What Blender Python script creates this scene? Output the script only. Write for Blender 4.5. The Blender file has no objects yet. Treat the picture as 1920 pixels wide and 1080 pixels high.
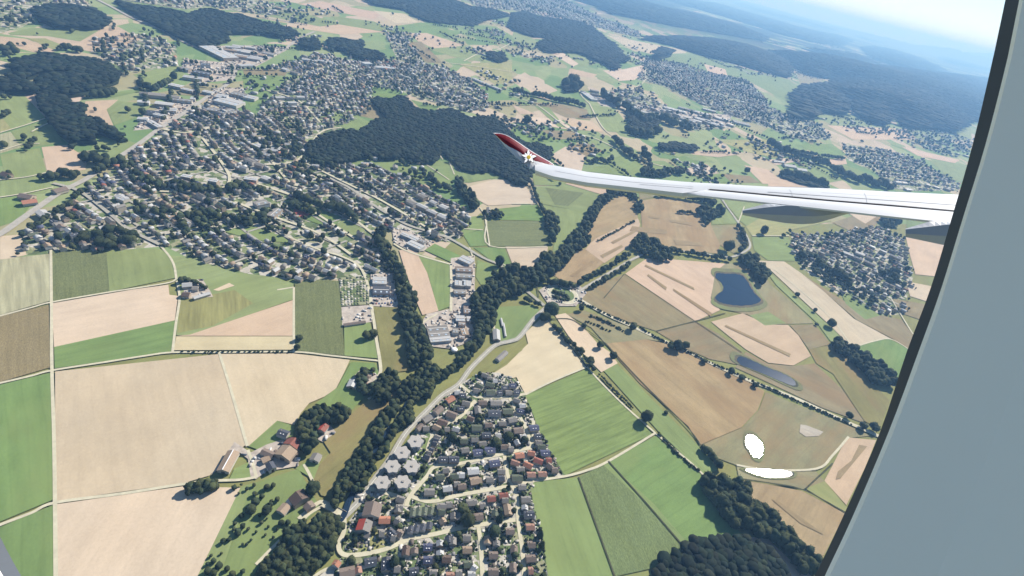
import bpy, math, random
import numpy as np
from mathutils import Matrix, Vector
random.seed(7); rng = np.random.default_rng(7)
S = bpy.context.scene
COL = S.collection

# ------------------------------------------------------------------ camera
ALT = 600.0; FPX = 950.0
PITCH = math.atan2(640, FPX); ROLL = math.radians(14)
cF = np.array([0, math.cos(PITCH), -math.sin(PITCH)])
cU = np.array([0, math.sin(PITCH), math.cos(PITCH)])
cR = np.array([1.0, 0, 0])
Xc = cR*math.cos(ROLL) + cU*math.sin(ROLL)
Yc = -cR*math.sin(ROLL) + cU*math.cos(ROLL)
EYE = np.array([0, 0, ALT])
cam_d = bpy.data.cameras.new('camera'); cam = bpy.data.objects.new('camera', cam_d); COL.objects.link(cam)
m = Matrix.Identity(4)
for i in range(3):
    m[i][0] = Xc[i]; m[i][1] = Yc[i]; m[i][2] = -cF[i]; m[i][3] = EYE[i]
cam.matrix_world = m
cam_d.sensor_width = 36; cam_d.lens = FPX/1920*36
cam_d.clip_start = 0.05; cam_d.clip_end = 300000
S.camera = cam

# ------------------------------------------------------------------ sky, sun, exposure
SUN_EL, SUN_AZ = 38.8, 38.0          # degrees; azimuth clockwise from +Y (ahead, to the right)
w = bpy.data.worlds.new('World'); S.world = w; w.use_nodes = True
nt = w.node_tree; bg = nt.nodes['Background']
sky = nt.nodes.new('ShaderNodeTexSky'); sky.sky_type = 'NISHITA'; sky.sun_disc = False
sky.sun_elevation = math.radians(SUN_EL); sky.sun_rotation = math.radians(SUN_AZ)
sky.altitude = 600; sky.air_density = 1.0; sky.dust_density = 0.0; sky.ozone_density = 3.0
nt.links.new(sky.outputs[0], bg.inputs[0]); bg.inputs[1].default_value = 0.066
sd = bpy.data.lights.new('sun', 'SUN'); sd.energy = 4.6; sd.angle = math.radians(0.5); sd.color = (1, 0.96, 0.90)
so = bpy.data.objects.new('sun', sd); COL.objects.link(so)
e, a = math.radians(SUN_EL), math.radians(SUN_AZ)
sunv = Vector((math.sin(a)*math.cos(e), math.cos(a)*math.cos(e), math.sin(e)))
so.rotation_euler = sunv.to_track_quat('Z', 'Y').to_euler(); so.location = (0, 0, 900)
S.view_settings.view_transform = 'Standard'; S.view_settings.look = 'None'
S.view_settings.exposure = 1.0; S.view_settings.gamma = 1.0
KEXP = 1.75                            # display-linear to base-colour divisor
HAZE = 9.5e-5
S.render.engine = 'CYCLES'
S.cycles.max_bounces = 5; S.cycles.transparent_max_bounces = 16; S.cycles.volume_bounces = 0

# ------------------------------------------------------------------ helpers
def ray(x, y):
    x = np.asarray(x, float); y = np.asarray(y, float)
    u = x-960; v = y-540
    return cF*FPX + np.multiply.outer(u, Xc) - np.multiply.outer(v, Yc)
def at(x, y, z=0.0):
    d = ray(x, y); t = (z-ALT)/d[..., 2:3]
    return (EYE + d*t)
def atd(x, y, dep):
    return EYE + ray(x, y)*(np.asarray(dep, float)/FPX)[..., None]
def depth(p): return float(np.dot(np.asarray(p)-EYE, cF))
def to_px(P):
    P = np.atleast_2d(P)-EYE
    d = P@cF; return np.stack([960+FPX*(P@Xc)/d, 540-FPX*(P@Yc)/d], 1)
def lin(c): return tuple(((v/255+0.055)/1.055)**2.4 if v > 10 else v/255/12.92 for v in c)
def C(r, g, b, k=None):
    k = k or KEXP
    return tuple(v/k for v in lin((r, g, b)))
def P(s):
    v = [float(t) for t in s.replace(',', ' ').split()]
    return [(v[i], v[i+1]) for i in range(0, len(v), 2)]
def inpoly(pts, poly):
    x, y = pts[:, 0], pts[:, 1]; r = np.zeros(len(pts), bool); n = len(poly); j = n-1
    for i in range(n):
        xi, yi = poly[i][0], poly[i][1]; xj, yj = poly[j][0], poly[j][1]
        with np.errstate(divide='ignore', invalid='ignore'):
            c = ((yi > y) != (yj > y)) & (x < (xj-xi)*(y-yi)/(yj-yi+1e-12)+xi)
        r ^= c; j = i
    return r
def tag(o, label=None, cat=None, group=None, kind=None):
    if label: o['label'] = label
    if cat: o['category'] = cat
    if group: o['group'] = group
    if kind: o['kind'] = kind
    return o
def link(name, me, mat=None, parent=None, color=None):
    o = bpy.data.objects.new(name, me); COL.objects.link(o)
    if mat is not None and not me.materials: me.materials.append(mat)
    if parent is not None: o.parent = parent
    if color is not None: o.color = (*color, 1)
    return o
def npmesh(name, V, F, col=None, smooth=False, mi=None):
    """V (n,3), F (m,k) uniform polygons, col per-vertex rgb"""
    me = bpy.data.meshes.new(name); V = np.asarray(V, np.float32); F = np.asarray(F, np.int32)
    me.vertices.add(len(V)); me.vertices.foreach_set('co', V.ravel())
    k = F.shape[1]; me.loops.add(F.size); me.loops.foreach_set('vertex_index', F.ravel())
    me.polygons.add(len(F)); me.polygons.foreach_set('loop_start', np.arange(0, F.size, k, dtype=np.int32))
    if mi is not None: me.polygons.foreach_set('material_index', np.asarray(mi, np.int32))
    if col is not None:
        at_ = me.color_attributes.new('Col', 'FLOAT_COLOR', 'POINT')
        c = np.ones((len(V), 4), np.float32); c[:, :3] = col
        at_.data.foreach_set('color', c.ravel())
    me.update(calc_edges=True); me.validate()
    if smooth: me.polygons.foreach_set('use_smooth', np.ones(len(me.polygons), bool))
    return me
def pymesh(name, V, F):
    me = bpy.data.meshes.new(name); me.from_pydata([tuple(map(float, v)) for v in V], [], F); me.update(); return me

# ------------------------------------------------------------------ materials
def newmat(name, rough=0.9, spec=0.1):
    mt = bpy.data.materials.new(name); mt.use_nodes = True
    b = mt.node_tree.nodes['Principled BSDF']; b.inputs['Roughness'].default_value = rough
    b.inputs['Specular IOR Level'].default_value = spec
    return mt, mt.node_tree, b
def N(t, ty, **kw):
    n = t.nodes.new(ty)
    for k, v in kw.items(): setattr(n, k, v)
    return n
def noise(t, vec, scale, detail=2.0, rough=0.5):
    n = N(t, 'ShaderNodeTexNoise'); n.inputs['Scale'].default_value = scale
    n.inputs['Detail'].default_value = detail; n.inputs['Roughness'].default_value = rough
    if vec is not None: t.links.new(vec, n.inputs['Vector'])
    return n
def maprange(t, val, a0, a1, b0, b1):
    n = N(t, 'ShaderNodeMapRange'); t.links.new(val, n.inputs[0])
    for i, v in enumerate((a0, a1, b0, b1)): n.inputs[i+1].default_value = v
    return n.outputs[0]
def mul(t, x, y):
    n = N(t, 'ShaderNodeMath', operation='MULTIPLY')
    for i, v in enumerate((x, y)):
        if isinstance(v, (int, float)): n.inputs[i].default_value = v
        else: t.links.new(v, n.inputs[i])
    return n.outputs[0]
def scalecol(t, col, fac):
    n = N(t, 'ShaderNodeVectorMath', operation='SCALE')
    t.links.new(col, n.inputs[0]); t.links.new(fac, n.inputs['Scale']); return n.outputs[0]
def mixc(t, fac, c1, c2):
    n = N(t, 'ShaderNodeMix', data_type='RGBA')
    if isinstance(fac, float): n.inputs[0].default_value = fac
    else: t.links.new(fac, n.inputs[0])
    for i, c in ((6, c1), (7, c2)):
        if isinstance(c, tuple): n.inputs[i].default_value = (*c, 1)
        else: t.links.new(c, n.inputs[i])
    return n.outputs[2]
def stretch(t, vec, sx, sy, sz=1):
    n = N(t, 'ShaderNodeMapping'); n.inputs['Scale'].default_value = (sx, sy, sz)
    t.links.new(vec, n.inputs['Vector']); return n.outputs[0]

def field_mat(name, soft=0.12, line=0.06, lw=0.12, speck=0.0, spk=0.35, patch=None, pamt=0.0, tram=0.94):
    mt, t, b = newmat(name, 0.95, 0.05)
    tc = N(t, 'ShaderNodeTexCoord'); oi = N(t, 'ShaderNodeObjectInfo')
    # each field gets its own pattern offset
    off = N(t, 'ShaderNodeVectorMath', operation='ADD'); t.links.new(tc.outputs['Object'], off.inputs[0])
    rr = mul(t, oi.outputs['Random'], 3000.0); cx = N(t, 'ShaderNodeCombineXYZ'); t.links.new(rr, cx.inputs[2])
    t.links.new(cx.outputs[0], off.inputs[1]); V = off.outputs[0]
    n1 = noise(t, V, 0.018, 4, 0.6); f1 = maprange(t, n1.outputs[0], 0.25, 0.75, 1-soft, 1+soft)
    n2 = noise(t, stretch(t, V, 0.012, lw), 1.0, 3, 0.6); f2 = maprange(t, n2.outputs[0], 0.3, 0.7, 1-line, 1+line)
    f = mul(t, f1, f2)
    n4 = noise(t, V, 0.35, 3, 0.7); f = mul(t, f, maprange(t, n4.outputs[0], 0.25, 0.75, 0.93, 1.07))
    sy = N(t, 'ShaderNodeSeparateXYZ'); t.links.new(tc.outputs['Object'], sy.inputs[0])
    wob = noise(t, tc.outputs['Object'], 0.004, 1); yy = N(t, 'ShaderNodeMath', operation='MULTIPLY_ADD'); t.links.new(wob.outputs[0], yy.inputs[0]); yy.inputs[1].default_value = 40; t.links.new(sy.outputs[1], yy.inputs[2])
    sn = N(t, 'ShaderNodeMath', operation='SINE'); t.links.new(mul(t, yy.outputs[0], 2*math.pi/15.0), sn.inputs[0])
    f = mul(t, f, maprange(t, sn.outputs[0], 0.86, 0.97, 1.0, tram))
    if speck:
        n3 = noise(t, stretch(t, V, 0.5, 1.3), spk, 3, 0.75)
        f = mul(t, f, maprange(t, n3.outputs[0], 0.32, 0.68, 1-speck, 1+speck*0.8))
    c = scalecol(t, oi.outputs['Color'], f)
    if patch:
        n5 = noise(t, stretch(t, V, 0.5, 1.5), 0.011, 5, 0.62); k = maprange(t, n5.outputs[0], 0.46, 0.62, 0, pamt)
        c = mixc(t, k, c, patch)
    # slight hue drift
    n6 = noise(t, V, 0.007, 2, 0.5); k6 = maprange(t, n6.outputs[0], 0.35, 0.65, 0.0, 0.22)
    tint = N(t, 'ShaderNodeMix', data_type='RGBA', blend_type='MULTIPLY'); t.links.new(k6, tint.inputs[0])
    t.links.new(c, tint.inputs[6]); tint.inputs[7].default_value = (1.05, 0.93, 0.78, 1)
    t.links.new(tint.outputs[2], b.inputs['Base Color'])
    return mt
M_STUB = field_mat('stubble', 0.09, 0.06, 0.06, tram=0.978)
M_GRASS = field_mat('grass_crop', 0.14, 0.10, 0.10, patch=C(150, 165, 105), pamt=0.45)
M_MAIZE = field_mat('maize_crop', 0.10, 0.10, 0.25, speck=0.30, spk=0.55)
M_MEADOW = field_mat('dry_meadow', 0.14, 0.12, 0.05, speck=0.07, spk=0.3, patch=C(168, 140, 104), pamt=0.5)
M_LINES = field_mat('mown_crop', 0.08, 0.22, 0.16)

def road_mat(name, c, var=0.12):
    mt, t, b = newmat(name, 0.9, 0.1); g = N(t, 'ShaderNodeNewGeometry')
    n = noise(t, g.outputs['Position'], 0.12, 4, 0.6)
    rgb = N(t, 'ShaderNodeRGB'); rgb.outputs[0].default_value = (*c, 1)
    t.links.new(scalecol(t, rgb.outputs[0], maprange(t, n.outputs[0], 0.3, 0.7, 1-var, 1+var)), b.inputs['Base Color']); return mt
M_ROAD = road_mat('asphalt_light', C(190, 186, 172))
M_TRACK = road_mat('gravel_track', C(226, 219, 190))
M_RAIL = road_mat('rail_ballast', C(198, 192, 180))
M_YARD = road_mat('yard_concrete', C(208, 196, 182), 0.25)
M_DITCH = road_mat('ditch_grass', C(92, 92, 68), 0.3)
M_LINE = road_mat('road_paint', (0.75, 0.75, 0.72), 0.05)

def town_mat(name):
    mt, t, b = newmat(name, 0.95, 0.05); g = N(t, 'ShaderNodeNewGeometry'); Pn = g.outputs['Position']
    v = N(t, 'ShaderNodeTexVoronoi'); v.inputs['Scale'].default_value = 0.085; t.links.new(Pn, v.inputs['Vector'])
    sp = N(t, 'ShaderNodeSeparateColor'); t.links.new(v.outputs['Color'], sp.inputs[0])
    r = N(t, 'ShaderNodeValToRGB'); t.links.new(sp.outputs[0], r.inputs[0]); r.color_ramp.interpolation = 'CONSTANT'
    E = r.color_ramp.elements; cs = [(0, C(120, 138, 94)), (.2, C(150, 160, 116)), (.38, C(208, 202, 186)), (.55, C(108, 122, 84)), (.68, C(172, 172, 136)), (.8, C(218, 212, 198))]
    E[0].color = (*cs[0][1], 1); E[1].position = cs[1][0]; E[1].color = (*cs[1][1], 1)
    for p, c in cs[2:]:
        q = E.new(p); q.color = (*c, 1)
    n = noise(t, Pn, 0.25, 4, 0.7)
    t.links.new(scalecol(t, r.outputs[0], maprange(t, n.outputs[0], 0.3, 0.7, 0.75, 1.2)), b.inputs['Base Color']); return mt
M_TOWN = town_mat('gardens_and_drives')

def ground_mat():
    mt, t, b = newmat('farmland', 0.97, 0.03); g = N(t, 'ShaderNodeNewGeometry'); Pn = g.outputs['Position']
    mp = N(t, 'ShaderNodeMapping'); mp.inputs['Rotation'].default_value = (0, 0, 0.62); mp.inputs['Scale'].default_value = (1/135, 1/280, 0)
    nd = noise(t, Pn, 0.0012, 2); ad = N(t, 'ShaderNodeVectorMath', operation='MULTIPLY_ADD')
    t.links.new(nd.outputs['Color'], ad.inputs[0]); ad.inputs[1].default_value = (330, 330, 0); t.links.new(Pn, ad.inputs[2])
    t.links.new(ad.outputs[0], mp.inputs['Vector'])
    v = N(t, 'ShaderNodeTexVoronoi', distance='CHEBYCHEV'); v.inputs['Scale'].default_value = 1.0; t.links.new(mp.outputs[0], v.inputs['Vector'])
    sp = N(t, 'ShaderNodeSeparateColor'); t.links.new(v.outputs['Color'], sp.inputs[0])
    r = N(t, 'ShaderNodeValToRGB'); t.links.new(sp.outputs[0], r.inputs[0]); r.color_ramp.interpolation = 'CONSTANT'
    cs = [(0, C(150, 172, 116)), (.2, C(168, 180, 128)), (.36, C(206, 192, 160)), (.5, C(132, 160, 104)), (.66, C(216, 198, 172)), (.76, C(182, 176, 136)), (.88, C(156, 172, 120))]
    E = r.color_ramp.elements; E[0].color = (*cs[0][1], 1); E[1].position = cs[1][0]; E[1].color = (*cs[1][1], 1)
    for p, c in cs[2:]:
        q = E.new(p); q.color = (*c, 1)
    n = noise(t, Pn, 0.01, 4, 0.6); c = scalecol(t, r.outputs[0], maprange(t, n.outputs[0], 0.3, 0.7, 0.9, 1.08))
    # woods over the far country
    st = stretch(t, Pn, 1, 2.2); n2 = noise(t, st, 0.00042, 6, 0.62)
    sx = N(t, 'ShaderNodeSeparateXYZ'); t.links.new(Pn, sx.inputs[0])
    far = maprange(t, sx.outputs[1], 6500, 10000, 0, 1)
    k = mul(t, maprange(t, n2.outputs[0], 0.455, 0.47, 0, 1), far)
    c = mixc(t, k, c, (0.018, 0.027, 0.018))
    t.links.new(c, b.inputs['Base Color']); return mt
M_GROUND = ground_mat()

def foliage_mat(name, use_attr=False):
    mt, t, b = newmat(name, 0.9, 0.08)
    g = N(t, 'ShaderNodeNewGeometry'); oi = N(t, 'ShaderNodeObjectInfo')
    if use_attr:
        vc = N(t, 'ShaderNodeVertexColor'); vc.layer_name = 'Col'; src = vc.outputs[0]
    else: src = oi.outputs['Color']
    n = noise(t, g.outputs['Position'], 0.45, 4, 0.75)
    c = scalecol(t, src, maprange(t, n.outputs[0], 0.3, 0.7, 0.6, 1.45))
    t.links.new(c, b.inputs['Base Color']); return mt
M_LEAF = foliage_mat('foliage'); M_LEAFS = foliage_mat('foliage_mass', True)
M_TRUNK = road_mat('bark', (0.09, 0.07, 0.05))

def roof_mat(name, attr=False, rough=0.75):
    mt, t, b = newmat(name, rough, 0.3); g = N(t, 'ShaderNodeNewGeometry')
    if attr:
        vc = N(t, 'ShaderNodeVertexColor'); vc.layer_name = 'Col'; src = vc.outputs[0]
    else: src = N(t, 'ShaderNodeObjectInfo').outputs['Color']
    n = noise(t, g.outputs['Position'], 1.1, 4, 0.7)
    t.links.new(scalecol(t, src, maprange(t, n.outputs[0], 0.3, 0.7, 0.8, 1.2)), b.inputs['Base Color']); return mt
M_ROOF = roof_mat('roof_tiles'); M_WALL = roof_mat('render_wall'); M_HSTUFF = roof_mat('town_house', True)
M_PANE = newmat('window_glass', 0.15, 0.5)[0]; M_PANE.node_tree.nodes['Principled BSDF'].inputs['Base Color'].default_value = (0.35, 0.42, 0.48, 1)
def water_mat():
    mt, t, b = newmat('pond_water', 0.11, 0.4); b.inputs['Base Color'].default_value = (0.012, 0.024, 0.045, 1)
    b.inputs['IOR'].default_value = 1.33
    g = N(t, 'ShaderNodeNewGeometry'); n = noise(t, g.outputs['Position'], 0.25, 3, 0.6)
    bp = N(t, 'ShaderNodeBump'); bp.inputs['Strength'].default_value = 0.05; bp.inputs['Distance'].default_value = 0.3
    t.links.new(n.outputs[0], bp.inputs['Height']); t.links.new(bp.outputs[0], b.inputs['Normal']); return mt
M_WATER = water_mat()
def plain(name, c, rough=0.5, spec=0.4, metal=0.0, var=0.03, sc=2.0):
    mt, t, b = newmat(name, rough, spec); b.inputs['Metallic'].default_value = metal
    tc = N(t, 'ShaderNodeTexCoord'); n = noise(t, tc.outputs['Object'], sc, 3, 0.6)
    rgb = N(t, 'ShaderNodeRGB'); rgb.outputs[0].default_value = (*c, 1)
    t.links.new(scalecol(t, rgb.outputs[0], maprange(t, n.outputs[0], 0.3, 0.7, 1-var, 1+var)), b.inputs['Base Color']); return mt

# ------------------------------------------------------------------ ground, fields, roads (setting)
def ground():
    n = 96; rads = [0, 400, 900, 1600, 2600, 4000, 7000, 12000, 20000, 32000, 48000, 62000]
    V = [(0, 0, 0)]; F = []
    for r in rads[1:]:
        for k in range(n):
            th = 2*math.pi*k/n; V.append((r*math.sin(th), r*math.cos(th), 0))
    for k in range(n): F.append((0, 1+(k+1) % n, 1+k))
    for i in range(len(rads)-2):
        for k in range(n):
            a0 = 1+i*n+k; a1 = 1+i*n+(k+1) % n; F.append((a0, a1, a1+n, a0+n))
    tag(link('ground', pymesh('ground', V, F), M_GROUND), kind='structure')
ground()
LAY = [0]
def sheet(name, poly, mat, color=None, z=None, ang=None, dense=True):
    """flat outlined sheet lying on the ground; its local x runs along its longest side"""
    LAY[0] += 1
    z = 0.06+0.008*LAY[0] if z is None else z
    g = at([p[0] for p in poly], [p[1] for p in poly])[:, :2]
    if ang is None:
        best = 0
        for i in range(len(g)):
            d = g[(i+1) % len(g)]-g[i]; l = np.hypot(*d)
            if l > best: best = l; ang = math.atan2(d[1], d[0])
    c = g.mean(0); ca, sa = math.cos(-ang), math.sin(-ang); q = g-c
    q = np.stack([q[:, 0]*ca-q[:, 1]*sa, q[:, 0]*sa+q[:, 1]*ca], 1)
    area = 0.5*sum(q[i-1][0]*q[i][1]-q[i][0]*q[i-1][1] for i in range(len(q)))
    if area < 0: q = q[::-1]
    me = pymesh(name, [(x, y, 0) for x, y in q], [tuple(range(len(q)))])
    o = link(name, me, mat, color=color); o.location = (c[0], c[1], z); o.rotation_euler.z = ang
    return tag(o, kind='structure')
def smooth(poly, k=2):
    for _ in range(k):
        out = []
        for i in range(len(poly)):
            p, q = poly[i], poly[(i+1) % len(poly)]
            out += [(.75*p[0]+.25*q[0], .75*p[1]+.25*q[1]), (.25*p[0]+.75*q[0], .25*p[1]+.75*q[1])]
        poly = out
    return poly
def strip_geo(g, wd):
    g = np.asarray(g); n = len(g); L = []; R_ = []
    for i in range(n):
        d = g[min(i+1, n-1)]-g[max(i-1, 0)]; d = d/(np.hypot(*d)+1e-9); nn = np.array([-d[1], d[0]])*wd/2
        L.append(g[i]+nn); R_.append(g[i]-nn)
    V = [(*p, 0) for p in L]+[(*p, 0) for p in R_]
    F = [(n+i, n+i+1, i+1, i) for i in range(n-1)]
    return V, F
def cr(g, k=5):
    g = np.asarray(g); out = []
    for i in range(len(g)-1):
        p0, p1, p2, p3 = g[max(i-1, 0)], g[i], g[i+1], g[min(i+2, len(g)-1)]
        for j in range(k):
            t = j/k; out.append(0.5*((2*p1)+(p2-p0)*t+(2*p0-5*p1+4*p2-p3)*t*t+(3*p1-p0-3*p2+p3)*t**3))
    out.append(g[-1]); return np.array(out)
RZ = [1.75]; ROADG = []
def road(name, pts, wd, mat, curve=True, line=False):
    RZ[0] += 0.008
    g = at([p[0] for p in pts], [p[1] for p in pts])[:, :2]
    if curve and len(g) > 2: g = cr(g)
    ROADG.append((g, wd)) if mat not in (M_DITCH,) else None
    V, F = strip_geo(g, wd); me = pymesh(name, V, F); o = link(name, me, mat); o.location.z = RZ[0]
    tag(o, kind='structure')
    if line:
        V, F = strip_geo(g, 0.35); l = link('road_marking', pymesh('road_marking', V, F), M_LINE); l.location.z = RZ[0]+0.3; tag(l, kind='structure')
    return o

g_ = {
 's': ('stubble_field', M_STUB, C(218, 202, 172)), 'S': ('stubble_field', M_STUB, C(217, 192, 164)), 'c': ('stubble_field', M_STUB, C(224, 209, 172)),
 'q': ('stubble_field', M_STUB, C(222, 203, 180)),
 'g': ('green_field', M_GRASS, C(116, 158, 98)), 'G': ('green_field', M_GRASS, C(136, 166, 116)), 'p': ('meadow', M_GRASS, C(158, 172, 122)),
 'P': ('meadow', M_GRASS, C(128, 163, 108)), 'd': ('maize_field', M_MAIZE, C(116, 138, 98)), 'b': ('maize_field', M_MAIZE, C(160, 146, 110)),
 'e': ('maize_field', M_MAIZE, C(112, 142, 98)), 'k': ('fallow_field', M_MEADOW, C(160, 148, 114)), 'm': ('dry_meadow', M_MEADOW, C(186, 164, 126)),
 'y': ('dry_meadow', M_MEADOW, C(150, 146, 94)), 'o': ('meadow', M_LINES, C(146, 160, 110)), 'x': ('dry_meadow', M_MEADOW, C(160, 156, 118)),
 'l': ('green_field', M_LINES, C(120, 154, 96)), 'r': ('sports_court', M_STUB, C(206, 112, 96)), 'L': ('field_strip', M_LINES, C(186, 184, 150)),
 'v': ('village_ground', M_TOWN, C(150, 150, 120)), 'w': ('yard', M_YARD, None), 'D': ('bare_earth', M_STUB, C(228, 208, 180)), 'h': ('verge', M_GRASS, C(140, 154, 100)),
}
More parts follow.
